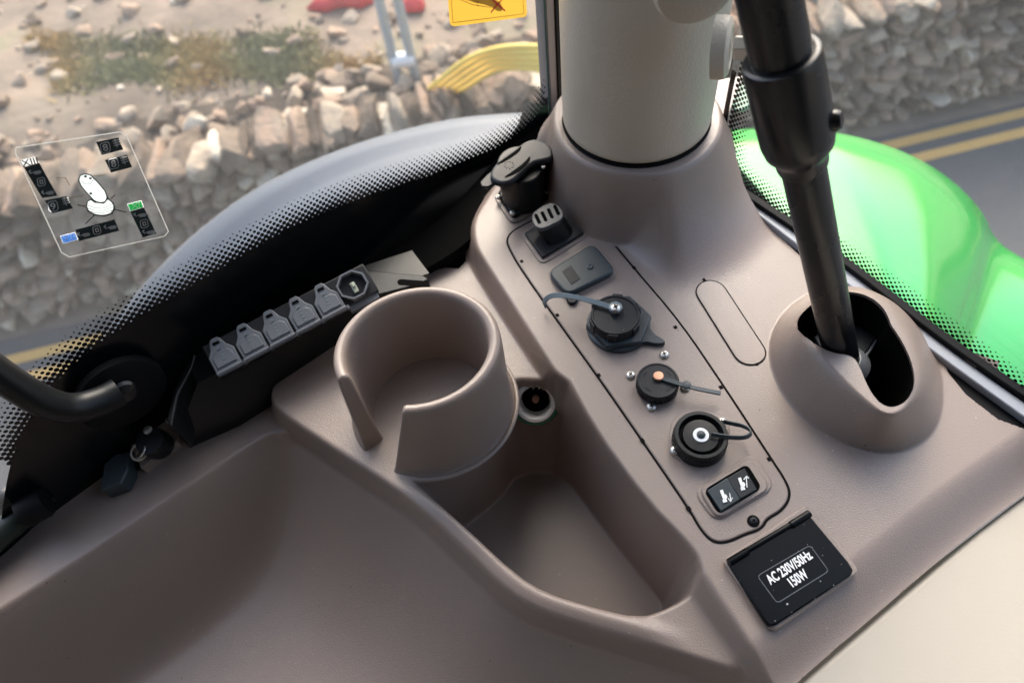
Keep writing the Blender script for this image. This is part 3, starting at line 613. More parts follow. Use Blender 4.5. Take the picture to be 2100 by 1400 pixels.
# ---- 8 mains outlet with lid
t8 = thing('mains_outlet', 'square gloss black hinged outlet lid reading AC 230V/50Hz 150W', 'socket', P(1620, 1165, 0))
MB().ppx([(1480, 1148), (1655, 1033), (1764, 1172), (1585, 1297)], .0022, -.001, .0030, rad=16).build('frame', M_plas, t8, bevel=.001)
lidp = [(1491, 1150), (1653, 1046), (1752, 1172), (1579, 1287)]
lo = MB().ppx([(1491, 1151), (1653, 1047), (1662, 1058), (1740, 1152), (1750, 1168), (1744, 1180), (1592, 1280), (1578, 1283), (1568, 1272)], .005, .001, .0052).build('lid', M_lidblack, t8, bevel=.0008)
def pc3(l, z): return [P(a, b, z) for a, b in l]
for (a, b), (c1, d1) in (((1494, 1153), (1532, 1130)), ((1622, 1076), (1660, 1052))):
    A = P(a, b, .0055); B = P(c1, d1, .0055); MB().tube([A, B], .0021, 16).build('hinge', M_lidblack, t8)
A = P(1533, 1128, .0050); B = P(1621, 1076, .0050); MB().tube([A, B], .0016, 16).build('hinge_pin', M_lidblack, t8)
xd = P(1670, 1120, .0055)-P(1560, 1190, .0055); xd /= np.linalg.norm(xd); yd = np.array([-xd[1], xd[0], 0])
lab = [(1553, 1180), (1661, 1117), (1700, 1170), (1594, 1236)]
A, B = strip_px(rnd(lab, 7), .0003, .0054); lm = MB(); a_ = [np.array([*p, D+.00535]) for p in A]; b_ = [np.array([*p, D+.00535]) for p in B]; lm.grid([a_+a_[:1], b_+b_[:1]]).build('label_border', M_cap, lo)
text_mb('AC 230V/50Hz', P(1619, 1163, .0055), xd, yd, .0068, .00020, .66).build('lettering', M_white, lo, angle=89)
text_mb('150W', P(1636, 1186, .0055), xd, yd, .0068, .00020, .66).build('lettering', M_white, lo, angle=89)
# ---- 9 power socket in the bin wall
p, nn_ = pso, nso
t9 = thing('power_socket', 'round metal lighter socket with a green ring beside the cup holder', 'socket', p)
rr = px_r(1098, 822, -.035, 50); p = p+nn_*.0020
MB().lathe(p, nn_, [(rr, -.006), (rr, .0012), (rr*.95, .0022), (rr*.86, .0024), (rr*.84, .0)], 48, False, False).build('glow_ring', M_greenring, t9)
MB().lathe(p, nn_, [(rr*.84, -.001), (rr*.84, .0030), (rr*.81, .0036), (rr*.70, .0036), (rr*.66, .003), (rr*.62, -.002), (rr*.60, -.02), (.001, -.02)], 48, False, True).build('barrel', M_lipm, t9)
MB().lathe(p, nn_, [(rr*.598, -.013), (rr*.5, -.0185), (.001, -.0186)], 32, False, True).build('bore', M_hole, t9)
MB().lathe(p-nn_*.012, nn_, [(.0024, 0), (.0024, .006), (.001, .007)], 16).build('contact', M_copper, t9)

# ================================================================== connector block by the window
t = thing('connector_block', 'long black multi-port connector block with five grey flip caps between window and cup holder', 'connector block', P(560, 720, 0))
ta_, tb_ = P(440, 697, .028), P(654, 587, .028); ux = tb_-ta_; pitch = np.linalg.norm(ux)/4; ux /= pitch*4; uy = np.array([-ux[1], ux[0], 0]); UZ = np.array([0, 0, 1.]); TL = math.radians(24)
ca_ = ta_-ux*pitch*.5-(uy*math.cos(TL)+UZ*math.sin(TL))*.0215; LB = pitch*6.3
def loc(o, a, b, c): b = b*1.12; return o+ux*a+(uy*math.cos(TL)+UZ*math.sin(TL))*b+(UZ*math.cos(TL)-uy*math.sin(TL))*c
def box(o, a0, a1, b0, b1, c0_, c1_):
    v = [loc(o, a, b, c) for c in (c0_, c1_) for a, b in ((a0, b0), (a1, b0), (a1, b1), (a0, b1))]
    return v, [(3, 2, 1, 0), (4, 5, 6, 7), (0, 1, 5, 4), (1, 2, 6, 5), (2, 3, 7, 6), (3, 0, 4, 7)]
MB().add(*box(ca_, 0, LB, .0005, .020, -.010, -.002)).build('body', M_grey2, t, bevel=.0008)
# black backing wedge that falls to the shelf
fr = [P(366, 893, -.018), P(470, 848, -.018), P(560, 792, -.018), P(700, 700, -.018), P(800, 640, -.018), P(880, 580, -.018)]
bk = [P(405, 785, .008), P(480, 748, .008), P(560, 706, .008), P(700, 628, .008), P(790, 590, .008), P(880, 560, .006)]
bk2 = [p_+uy*.026 for p_ in bk]
MB().grid([[p_-UZ*.02 for p_ in fr], fr, bk, bk2]).build('skirt', M_black, t, angle=50)
MB().ppx([(372, 895), (385, 830), (412, 778), (420, 740), (400, 770), (375, 830), (362, 880)], -.004, -.02, .010).build('end_cheek', M_black, t, bevel=.001)
def flap():
    m = MB(); w = pitch*.46; c = pitch*.5
    ol = [(-w, .001), (w, .001), (w, .0105), (w*.62, .0140), (w*.42, .0185), (w*.25, .0200), (-w*.25, .0200), (-w*.42, .0185), (-w*.62, .0140), (-w, .0105)]
    v = [loc(ca_, c+a, b, -.0016) for a, b in ol]+[loc(ca_, c+a, b, .0020) for a, b in ol]; n = len(ol)
    m.add(v, [tuple(range(n))[::-1], tuple(range(n, 2*n))]+[(i, (i+1) % n, n+(i+1) % n, n+i) for i in range(n)])
    o = m.build('flap_cap', M_cap, t, bevel=.0005)
    d_ = MB().add(*box(ca_, c-.0022, c+.0022, .0158, .0173, .0018, .0026)).build('cap_slot', M_hole, o)
    iq = [(a*.80, .0022+(b-.001)*.70) for a, b in ol if b < .0150]; v = [loc(ca_, c+a, b, .0018) for a, b in iq]+[loc(ca_, c+a*.94, .008+(b-.008)*.94, .0029) for a, b in iq]; ni = len(iq)
    MB().add(v, [tuple(range(ni))[::-1], tuple(range(ni, 2*ni))]+[(i, (i+1) % ni, ni+(i+1) % ni, ni+i) for i in range(ni)]).build('raised_face', M_cap, o, bevel=.0003)
    e_ = MB()
    for j in range(5): e_.add(*box(ca_, c-.001, c+.001, .0035+j*.0023, .0043+j*.0023, .0027, .0031))
    for j in range(4): e_.add(*box(ca_, c+w*.72, c+w*.80, .003+j*.0018, .0036+j*.0018, .0020, .0024))
    e_.build('embossing', M_strap, o)
    MB().tube([loc(ca_, c-w, .0002, .0000), loc(ca_, c+w, .0002, .0000)], .0021, 12).build('hinge_roll', M_cap, o)
    MB().add(*box(ca_, c-w*.98, c+w*.98, -.0012, .0006, -.0085, -.0012)).build('port_front', M_grey2, o, bevel=.0004)
    MB().add(*box(ca_, c+w+.0002, c+w+.0020, -.0016, .0008, -.004, .0012)).build('latch', M_cap, o, bevel=.0003)
    return o
f0 = flap()
for k in range(1, 5):
    o = f0.copy(); COL.objects.link(o); o.parent = t; o.location = f0.location+Vector(tuple(ux*pitch*k))
    for g in f0.children: g2 = g.copy(); COL.objects.link(g2); g2.parent = o
# open octagonal port with its fuse
oc = loc(ca_, pitch*5.55, .010, .001)
def octa(r, z, o=oc): return [loc(o, r*1.08*math.cos(math.pi/8+k*math.pi/4)*1.05, r*.95*math.sin(math.pi/8+k*math.pi/4), z) for k in range(8)]
m_ = MB(); m_.grid([octa(.0096, -.009), octa(.0096, .002), octa(.0084, .002), octa(.0082, -.007)], True); m_.build('open_port', M_cap, t, angle=30)
m_ = MB(); m_.add(octa(.0083, -.0065), [tuple(range(8))]); m_.add(octa(.0083, -.0069), [tuple(range(8))]); m_.grid([octa(.0083, -.0069), octa(.0083, -.0065)], True); m_.build('port_floor', M_hole, t)
m_ = MB().add(*box(oc, -.0012, .0022, -.0045, .0022, -.0065, -.001)).add(*box(oc, -.0004, .0014, -.0015, .0015, -.001, .0008)); m_.build('port_pin', mat('pale_pin', (.42, .46, .36), .4), t, bevel=.0003)
MB().ppx([(728, 570), (752, 556), (868, 566), (880, 575), (840, 590), (780, 605), (762, 612), (748, 600)], .012, .004, .013).build('mount_bracket', M_black, t, bevel=.0008)
MB().prism(capsule(P(822, 578, .0132)[:2], P(872, 582, .0132)[:2], .0024), D+.0125, D+.0133).build('bracket_slot', M_hole, t)
for k, (z_, o_) in enumerate(((-.004, -.002), (-.0075, -.0022))):
    MB().add(*box(ca_, pitch*5.05, LB*.985, o_-.001, .0008, z_-.0012, z_)).build('port_rib', M_cap, t, bevel=.0003)

# ================================================================== windows
def basis(a, b, off):
    a = a[:2]; b = b[:2]; g = b-a; g /= np.linalg.norm(g); nrm = np.array([-g[1], g[0]]); return a+nrm*off, g, nrm
def mk_plane(o, g, nrm):
    def G(px, py, push=0.):
        r_ = ray(px, py); t_ = ((o-CAM[:2])@nrm)/(r_[:2]@nrm); p_ = CAM+r_*t_; p_[:2] += nrm*push; return p_
    def to2(p_): return np.array([(p_[:2]-o)@g, p_[2]])
    def to3(q_, push=0.): return np.array([*(o+g*q_[0]+nrm*push), q_[1]])
    return G, to2, to3
oL, gL, nL = basis(P(0, 1130), P(1140, 300), .03)
G, L2, L3 = mk_plane(oL, gL, nL)
oR, gR, nR = basis(P(1500, 400), P(2100, 880), .018)
GR, R2, R3 = mk_plane(oR, gR, nR)
def frit(G, to2, to3, line, below, parent, pitch_, outdir, rows=8, name='frit'):
    """solid ceramic band below the line plus rows of dots fading away from it"""
    cur = resample(chaikin(np.array([to2(G(*q)) for q in line]), 3, False), .0008, False)
    bel = np.array([to2(G(*q)) for q in below])
    m = MB(); m.add([to3(p_, -.0006) for p_ in cur]+[to3(p_, -.0006) for p_ in bel], [tuple(range(len(cur)+len(bel)))])
    m.build(name+'_band', M_frit, parent, angle=0, fixn=False)
    sr = np.r_[0, np.cumsum(np.linalg.norm(np.diff(cur, axis=0), axis=1))]; m = MB()
    for k in range(rows):
        rad = pitch_*[.62, .60, .55, .47, .38, .29, .21, .14][k]*.78; off = pitch_*(.30+.5*k); n = int(sr[-1]/pitch_)
        for j in range(n):
            s_ = (j+(.5 if k % 2 else 0)+.25)*pitch_
            if s_ > sr[-1]-.001: continue
            i = min(np.searchsorted(sr, s_), len(cur)-2); i = max(i, 2)
            a_ = max(0, i-8); b_ = min(len(cur)-1, i+8)
            tn = cur[b_]-cur[a_]; tn /= np.linalg.norm(tn); nr = np.array([-tn[1], tn[0]])*outdir
            c_ = np.array([np.interp(s_, sr, cur[:, 0]), np.interp(s_, sr, cur[:, 1])])+nr*off; ns = 10
            m.add([to3(c_+rad*np.array([math.cos(6.2832*q_/ns), math.sin(6.2832*q_/ns)]), -.0008-.00004*k) for q_ in range(ns)], [tuple(range(ns))])
    m.build(name+'_dots', M_frit, parent, angle=0, fixn=False)
def pane(G, corners, nrm, parent):
    v = [G(*q) for q in corners]; n = len(v)
    m = MB(); m.add(v+[p_+np.array([*(nrm*.004), 0]) for p_ in v], [tuple(range(n)), tuple(range(n, 2*n))[::-1]]+[(i, (i+1) % n, n+(i+1) % n, n+i) for i in range(n)]); return m.build('glass', M_glass, parent, angle=20)
wL = thing('rear_window', 'large cab window with black dotted border looking out on the dry stone wall', 'window', L3([.3, D-.03]))
lineL = [(1122, 196), (1105, 232), (1060, 275), (1000, 312), (900, 352), (800, 385), (700, 418), (600, 462), (500, 520), (400, 580), (300, 638), (220, 690), (160, 735), (110, 785), (60, 850), (25, 930), (8, 1010), (0, 1080), (-10, 1140)]
v_top = [L3([-.25, D+.75]), L3([L2(G(1122, 100))[0], D+.75])]
gq = [L3([-.25, D-.06]), L3([L2(G(1124, 100))[0], D-.06]), L3([L2(G(1124, 100))[0], D+.75]), L3([-.25, D+.75])]
m_ = MB(); nv = np.array([*nL, 0])*.004; m_.add(gq+[p_+nv for p_ in gq], [(0, 1, 2, 3), (7, 6, 5, 4), (0, 4, 5, 1), (1, 5, 6, 2), (2, 6, 7, 3), (3, 7, 4, 0)]); m_.build('glass', M_glass, wL, angle=20)
xr = L2(G(1124, 196))[0]
def frit_below(a): return a
# band polygon closes along the bottom edge of the pane
class _: pass
def closeL():
    xl = L2(G(-10, 1140))[0]; return [(xl, D-.055), (xr, D-.055)]
def frit2(to2, to3, G, line, closing, parent, pitch_, outdir):
    cur = chaikin(np.array([to2(G(*q)) for q in line]), 3, False)
    m = MB(); pl = list(cur)+closing; m.add([to3(np.array(p_), -.0006) for p_ in pl], [tuple(range(len(pl)))]); m.build('frit_band', M_frit, parent, angle=0, fixn=False)
    frit(G, to2, to3, line, line[-1:], parent, pitch_, outdir)
frit_band_only = True
def frit_dots_only(G, to2, to3, line, parent, pitch_, outdir):
    pass
xl = L2(G(-10, 1140))[0]
cur = chaikin(np.array([L2(G(*q)) for q in lineL]), 3, False); pl = list(cur)+[np.array([xl, D-.055]), np.array([xr, D-.055])]
m_ = MB(); m_.add([L3(p_, -.0006) for p_ in pl], [tuple(range(len(pl)))]); m_.build('frit_band', M_frit, wL, angle=0, fixn=False)
def dots(cur, to3, parent, pitch_, main, reach, poly, lim):   # square lattice of dots shrinking away from the solid band
    a, b = main; u = b-a; u = u/np.linalg.norm(u); v = np.array([-u[1], u[0]]); p0 = a; N_ = 260; II, JJ = np.meshgrid(np.arange(-N_, N_), np.arange(-80, 80))
    pu = p0[0]+(II+.5*(JJ % 2))[..., None]*0; qx = p0[0]+u[0]*(II+.5*(JJ % 2))*pitch_+v[0]*JJ*pitch_*.5; qy = p0[1]+u[1]*(II+.5*(JJ % 2))*pitch_+v[1]*JJ*pitch_*.5
    d_ = -sdf(qx, qy, poly); ok = (d_ > -pitch_*.3) & (d_ < reach) & (qx > lim[0]) & (qx < lim[1]); m = MB(); ns = 12
    for x, y, d1 in zip(qx[ok], qy[ok], d_[ok]):
        f_ = max(0, d1)/reach; rad = pitch_*(.37*(1-f_)**.8+.055)
        if x+rad > lim[1]: continue
        m.add([to3(np.array([x, y])+rad*np.array([math.cos(6.2832*q_/ns), math.sin(6.2832*q_/ns)]), -.0009) for q_ in range(ns)], [tuple(range(ns))])
    m.build('frit_dots', M_frit, parent, angle=0, fixn=False)
dots(cur, L3, wL, .0046, (L2(G(500, 520)), L2(G(1000, 312))), .0200, np.array(pl), (L2(G(-60, 900))[0], L2(G(1119, 196))[0]))
# window post edge: pale strip and black rubber beside the pillar
for nm, x0, x1, mm, dd in (('glass_edge', 1119.5, 1120.5, mat('glass_edge_green', (.0, .06, .04), .2), -.001), ('edge_strip', 1122, 1137, mat('edge_strip_grey', (.16, .145, .14), .5), -.0015), ('rubber_seal', 1137, 1165, M_rubber, -.003)):
    a_ = L2(G(x0, 100))[0]; b_ = L2(G(x1, 100))[0]; v = [L3([a_, D-.05], dd), L3([b_, D-.05], dd), L3([b_, D+.75], dd), L3([a_, D+.75], dd)]
    w_ = np.array([*nL, 0])*(.0012 if nm == 'glass_edge' else .012); m_ = MB(); m_.add(v+[p_+w_ for p_ in v], [(0, 1, 2, 3), (7, 6, 5, 4), (0, 4, 5, 1), (1, 5, 6, 2), (2, 6, 7, 3), (3, 7, 4, 0)]); m_.build(nm, mm, wL, bevel=.0005)
# sill trims between console and glass
def sill(name, path, z, w, h, m, parent, push=0):
    q_ = [np.array([*(P(c_[0], c_[1], c_[2] if len(c_) > 2 else z)[:2]+(nL if parent is wL else nR)*push), D+(c_[2] if len(c_) > 2 else z)]) for c_ in path]
    return MB().ribbon(chaikin(q_, 2, False), w, h, np.array([*nL, 0]) if parent is wL else np.array([*nR, 0])).build(name, m, parent, bevel=.0008)
sill('sill_trim', [(-250, 1330, -.034), (0, 1146, -.034), (115, 1030, -.034), (222, 943, -.034), (370, 850, -.030), (560, 750, -.020), (700, 665, -.014), (850, 575, -.012), (960, 515, -.010), (1060, 405, -.006), (1130, 310, -.006), (1150, 240, -.006)], 0, .034, .008, M_hole, wL, .0185)
m_ = MB(); A_ = [np.array([*P(a, b, -.04)[:2], D-.048]) for a, b in [(-500, 1500), (0, 1160), (118, 1040), (225, 950), (372, 860), (560, 790), (720, 670), (860, 590), (960, 540), (1020, 430), (1130, 330)]]
B_ = [p_+np.array([*nL, 0])*.022 for p_ in A_]; A_ = [p_-np.array([*nL, 0])*.012 for p_ in A_]; m_.grid([A_, B_]).grid([[p_-UZ*.004 for p_ in A_], [p_-UZ*.004 for p_ in B_]]); m_.build('sill_bed', M_gap, wL, angle=60)

# ---- right hand window
wR = thing('side_window', 'side window with black dotted border above the bright green bodywork', 'window', R3([.1, D-.03]))
lineR = [(1512, 148), (1503, 190), (1494, 240), (1490, 290), (1494, 330), (1515, 368), (1560, 408), (1640, 468), (1740, 545), (1850, 628), (1950, 705), (2050, 785), (2150, 860), (2300, 960)]
curR = chaikin(np.array([R2(GR(*q)) for q in lineR]), 3, False)
xr0 = R2(GR(1478, 300))[0]; xr1 = curR[-1][0]+.02
gq = [R3([xr0-.004, D-.06]), R3([xr1+.3, D-.06]), R3([xr1+.3, D+.75]), R3([xr0-.004, D+.75])]
m_ = MB(); nv = np.array([*nR, 0])*.004; m_.add(gq+[p_+nv for p_ in gq], [(0, 1, 2, 3), (7, 6, 5, 4), (0, 4, 5, 1), (1, 5, 6, 2), (2, 6, 7, 3), (3, 7, 4, 0)]); m_.build('glass', M_glass, wR, angle=20)
pl = list(curR)+[np.array([curR[-1][0], D-.05]), np.array([xr0-.003, D-.05]), np.array([xr0-.003, curR[0][1]])]
m_ = MB(); m_.add([R3(p_, -.0006) for p_ in pl], [tuple(range(len(pl)))]); m_.build('frit_band', M_frit, wR, angle=0, fixn=False)
dots(curR, R3, wR, .0044, (R2(GR(1640, 468)), R2(GR(2050, 785))), .0210, np.array(pl), (R2(GR(1484, 300))[0], 9))
sill('sill_trim', [(1545, 427), (1640, 500), (1760, 592), (1900, 704), (2020, 791), (2150, 883), (2300, 985)], .001, .0085, .006, M_trim, wR)
sill('sill_gasket', [(1478, 330), (1500, 385), (1560, 425), (1660, 492), (1780, 580), (1920, 690), (2040, 775), (2160, 855), (2300, 950)], .003, .006, .009, M_rubber, wR)
sill('dark_gap_strip', [(1560, 448), (1700, 565), (1850, 690), (1930, 768), (2015, 832), (2100, 893), (2250, 1000)], -.0045, .011, .006, M_rubber, wR)  # black strip laid in for the dark gap below the trim
MB().ppx([(1938, 705), (1990, 722), (2048, 742), (2045, 760), (2000, 752)], .005, .002, .006).build('seal_end', mat('brown_seal', (.07, .055, .045), .6), wR, bevel=.0006)

# ---- decals on the glass
dc = thing('joystick_decal', 'clear sticker on the glass with joystick drawing and black symbol boxes XIII, XII and XI', 'sticker', G(185, 400))
def gp(l, push): return [G(a, b, push) for a, b in l]
def gpoly(l, push, m, name, par, sm_=0):
    q_ = np.array(gp(l, push)); 
    if sm_: q_ = chaikin(q_, sm_)
    return MB().add(q_, [tuple(range(len(q_)))]).build(name, m, par, angle=0, fixn=False)
film = gpoly([(30, 300), (30, 312), (124, 515), (140, 524), (335, 482), (343, 472), (258, 278), (245, 268)], -.0012, M_decal, 'film', dc)
def gline(l, w, push, closed=False):
    q_ = [L2(G(a, b)) for a, b in l]; q_ = np.array(q_+q_[:1]) if closed else np.array(q_); m = MB()
    for i in range(len(q_)-1):
        d_ = q_[i+1]-q_[i]; d_ = d_/np.linalg.norm(d_); n2 = np.array([-d_[1], d_[0]])*w/2; e_ = d_*w*.3
        m.add([L3(q_[i]+n2-e_, push), L3(q_[i]-n2-e_, push), L3(q_[i+1]-n2+e_, push), L3(q_[i+1]+n2+e_, push)], [(0, 1, 2, 3)])
    return m
gline([(30, 300), (30, 312), (124, 515), (140, 524), (335, 482), (343, 472), (258, 278), (245, 268)], .0005, -.0014, True).build('film_edge', film_mat('film_edge_grey', (.42, .41, .39)), dc, angle=0, fixn=False)
BX = dict(a=[(46, 340), (78, 331), (115, 398), (84, 403)], b=[(89, 408), (133, 399), (147, 424), (105, 434)], c=[(194, 288), (240, 279), (250, 304), (206, 315)], d=[(212, 325), (258, 315), (268, 340), (225, 351)], e=[(152, 468), (232, 447), (242, 470), (160, 491)], f=[(264, 430), (292, 422), (318, 476), (290, 484)])
for k_, l in BX.items(): gpoly(l, -.0016, M_decalblk, 'symbol_box', dc)
def gtext(body, a, b, size, m, par, xpx=(20, -4.5), push=-.0024, sx=1., mirror=False):
    o_ = G(a, b, push); x_ = G(a+xpx[0], b+xpx[1], push)-o_; x_ /= np.linalg.norm(x_); nn3 = np.array([-nL[0], -nL[1], 0]); y_ = np.cross(nn3, x_)
    text_mb(body, o_, x_, y_, size, .0001, sx).build('lettering', m, par, angle=0, fixn=False)
gpoly([(39, 325), (70, 318), (77, 330), (46, 338)], -.0018, M_dwhite, 'number_field', dc); gtext('XIII', 58, 328, .0048, M_decalblk, dc)
gpoly([(121, 480), (150, 473), (156, 487), (127, 495)], -.0018, M_dblue, 'number_field', dc); gtext('XII', 138, 484, .0048, M_dwhite, dc)
gline([(121, 480), (150, 473), (156, 487), (127, 495)], .0005, -.002, True).build('field_border', M_dwhite, dc, angle=0, fixn=False)
gpoly([(258, 415), (286, 408), (291, 421), (264, 429)], -.0018, M_dgreen, 'number_field', dc); gtext('XI', 275, 418, .0046, M_dwhite, dc)
gline([(258, 415), (286, 408), (291, 421), (264, 429)], .0005, -.002, True).build('field_border', M_dwhite, dc, angle=0, fixn=False)
def icon_frame(a, b, s=9):
    l = [(a-s, b-s*.6), (a-s*.7, b-s*.9), (a+s*.5, b-s*1.15), (a+s*.85, b-s*.8), (a+s*1.1, b+s*.5), (a+s*.8, b+s*.9), (a-s*.4, b+s*1.15), (a-s*.8, b+s*.8)]
    gline(l, .0004, -.002, True).build('icon_frame', M_dwhite, dc, angle=0, fixn=False)
for a, b, tx in ((105, 419, '9'), (212, 299, '8'), (229, 332, '8')): icon_frame(a, b, 10); gtext(tx, a, b, .0052, M_dwhite, dc)
for a, b in ((81, 369), (195, 468), (292, 455)): icon_frame(a, b, 8); gline([(a-3, b-3), (a+2, b-4), (a+4, b+3), (a-1, b+4)], .0005, -.002, True).build('icon', M_dwhite, dc, angle=0, fixn=False)
for a, b in ((68, 349), (94, 391), (168, 477), (222, 462), (283, 437), (301, 472)):
    m_ = gline([(a-12, b-2), (a-7, b+3)], .0006, -.002); m2 = gline([(a-9, b-4), (a-11, b+1)], .0006, -.002)
    m_.add(m2.v, m2.f); q_ = gp([(a-6, b+1), (a, b-2), (a+10, b-4), (a+14, b-1), (a+12, b+3), (a+2, b+5)], -.002); m_.add(q_, [tuple(range(6))]); m_.build('hand_icon', M_dwhite, dc, angle=0, fixn=False)
for a, b in ((130, 410), (234, 291), (250, 326)):
    m_ = MB()
    for j in range(3): l = gline([(a-6+j*1.5, b-5+j*4.5), (a+6+j*1.5, b-8+j*4.5)], .0006, -.002); m_.add(l.v, l.f)
    l = gline([(a-2, b-8), (a+3, b+7)], .0005, -.002); m_.add(l.v, l.f); m_.build('icon', M_dwhite, dc, angle=0, fixn=False)
# joystick drawing
for l_ in ([(157, 364), (160, 355), (170, 351.5), (181, 354), (198, 371), (211, 387), (216, 400), (211, 410), (200, 411), (189, 407), (175, 392), (162, 377)], [(175, 408), (182, 404), (190, 410), (208, 412), (217, 402.5), (227.5, 411.5), (231, 422), (225, 433), (210, 438), (190, 436), (177, 428), (173, 418)]): gline(l_, .0006, -.0026, True).build('joystick_outline', M_decalblk, dc, angle=0, fixn=False)
gpoly([(158, 364), (161, 355), (170, 352.5), (181, 355), (197, 371), (210.5, 387), (215, 400), (211, 409), (200, 410), (189, 406), (175, 391), (163, 376)], -.0023, M_pale, 'joystick_grip', dc, 2)
gpoly([(175.5, 409), (182, 405), (190, 410.5), (208, 413), (217, 404), (226.5, 412), (230, 422), (224, 432.5), (210, 437), (190, 435), (178, 427), (174, 418)], -.0020, M_pale, 'joystick_boot', dc, 2)
for a, b in ((171, 357), (181, 361), (182, 392)): gpoly([(a-3.5, b), (a-2, b-2.5), (a+2, b-2.5), (a+3.5, b), (a+2, b+2.5), (a-2, b+2.5)], -.0025, M_decalblk, 'button_mark', dc, 1)
gline([(162, 366), (170, 373), (182, 372), (188, 362)], .0003, -.0025).build('grip_line', M_cap, dc, angle=0, fixn=False)
for k in range(3): gline([(176+k*.5, 417+k*5.5), (190, 422+k*5), (208, 423+k*4.6), (228, 414+k*6.4)], .0003, -.0022).build('boot_line', M_cap, dc, angle=0, fixn=False)
for l in ([(172, 420), (157, 417)], [(225, 404), (233, 396)], [(230, 426), (256, 432)], [(190, 438), (173, 455)]): gline(l, .0005, -.0018).build('arrow', M_ink, dc, angle=0, fixn=False)
for l in ([(112, 362), (131, 361), (140, 377)], [(140, 403), (170, 396)], [(215, 352), (208, 357), (188, 357)]): gline(l, .0003, -.0018).build('leader_line', M_brownink, dc, angle=0, fixn=False)
# yellow warning sticker
ys = thing('warning_sticker', 'yellow warning sticker on the glass with a red cross over a drawing', 'sticker', G(998, 20))
yl = np.array([(912, -60), (919, 44), (922, 50), (928, 53), (1072, 34), (1077, 30), (1078, 24), (1070, -80)])
gpoly([tuple(q) for q in yl], -.0014, M_yellow, 'sticker_sheet', ys)
gline([(918, -60), (925, 45), (1071, 27), (1064, -80)], .0004, -.0018).build('border_line', M_brownink, ys, angle=0, fixn=False)
gpoly([(932, -12), (960, 2), (1000, 10), (1020, 24), (1029, 18), (1020, 0), (990, -8), (975, -16)], -.0017, mat('ochre_ink', (.62, .36, .03), .6), 'hand_drawing', ys, 1)
gline([(932, -6), (965, 8), (1003, 14)], .0004, -.0019).build('drawing_line', M_brownink, ys, angle=0, fixn=False)
gline([(975, 12), (979, -14)], .0004, -.0019).build('drawing_line', M_brownink, ys, angle=0, fixn=False)
gline([(1003, 23), (1026, -4)], .0011, -.0021).build('red_cross', M_redink, ys, angle=0, fixn=False)
gline([(1006, -2), (1031, 20)], .0011, -.0021).build('red_cross', M_redink, ys, angle=0, fixn=False)

# ================================================================== pillar
pl_ = thing('cab_pillar', 'thick beige grained cab corner pillar rising from the console', 'pillar', (PC[0], PC[1], D+.05))
def ring(c, r, z, n=96, sx=1., sy=1.): return [np.array([c[0]+r*sx*math.cos(a), c[1]+r*sy*math.sin(a), z]) for a in np.linspace(0, 2*math.pi, n+1)[:-1]]
rows = [ring(PC, PR-.006, D+.0600), ring(PC, PR-.0015, D+.0605), ring(PC, PR+.0005, D+.062), ring(PC, PR+.0008, D+.065)]
for k in range(30): 
    z = .067+k*.022; rr = PR+.0008+.0*k+(.012*sm(np.array((z-.30)/.25)))
    rows.append(ring(PC+np.array([0, .0]), float(rr), D+z))
MB().grid(rows, True).build('pillar_cover', M_leather, pl_, angle=80)
MB().grid([ring(PC, PR-.004, D+.0592), ring(PC, PR+.0009, D+.0590), ring(PC, PR+.0012, D+.0584)], True).build('shadow_ring', M_gap, pl_, angle=80)  # black ring put in for the soft shadow under the pillar cover
# bulge high on the pillar
bc_ = dep(1425, -40, .315); MB().lathe(bc_, np.array([.0, -1., .0]), [(.019, -.04), (.0188, .002), (.0175, .0045), (.014, .006), (.002, .0065)], 48).build('upper_boss', M_leather, pl_)
# coat-hook like boss with steel bolt
hp = dep(1505, 98, .372); ax = np.array([.90, -.40, .12]); ax /= np.linalg.norm(ax)
MB().lathe(hp-ax*.004, ax, [(.0155, -.006), (.0155, -.001), (.0150, .001), (.0128, .0024), (.0105, .0028), (.0095, .002)], 40).build('bolt_boss', M_leather, pl_)
MB().lathe(hp, ax, [(.0062, 0), (.0062, .0075), (.0055, .0083)], 6).build('hex_bolt', M_steel, pl_, bevel=.0004)

# ================================================================== steel post
B0 = dep(1725, 728, .434); T0 = dep(1578, 0, .272); dirp = (T0-B0)/np.linalg.norm(T0-B0)
def on_post(py):
    lo_, hi_ = 0., 1.
    for _ in range(40):
        m_ = (lo_+hi_)/2; v_ = R.T@(B0+(T0-B0)*m_-CAM)
        if CY+v_[1]/v_[2]*F > py: lo_ = m_
        else: hi_ = m_
    return B0+(T0-B0)*lo_
S0 = on_post(312); S1 = on_post(112)
po = thing('steel_post', 'slanting satin black steel post with clamped sleeve, standing in the slot of the domed cover', 'post', B0)
MB().tube([B0-dirp*.02, B0+dirp*.02, S0], .0098, 40).build('lower_tube', M_satin, po)
sl = S0; L_ = np.linalg.norm(S1-S0)
MB().lathe(S0, dirp, [(.0108, -.008), (.0113, -.006), (.0116, -.002), (.0126, .0), (.0148, .0035), (.0158, .009), (.0158, L_*.5), (.0156, L_*.93), (.0150, L_*.985), (.0135, L_), (.0115, L_-.0005)], 48).build('sleeve', M_satin, po, angle=50)
MB().tube([S1-dirp*.01, S1+dirp*.3], .0120, 40).build('upper_tube', M_satin, po)
sc_ = dep(1683, 192, .318); rx = np.array([.85, -.45, .30]); rx -= dirp*(rx@dirp); rx /= np.linalg.norm(rx); ctr = S0+dirp*((sc_-S0)@dirp)
MB().lathe(ctr+rx*.0150, rx, [(.0046, -.001), (.0046, .0018), (.0036, .0036), (.0016, .0042)], 24).build('clamp_screw', M_satin, po)
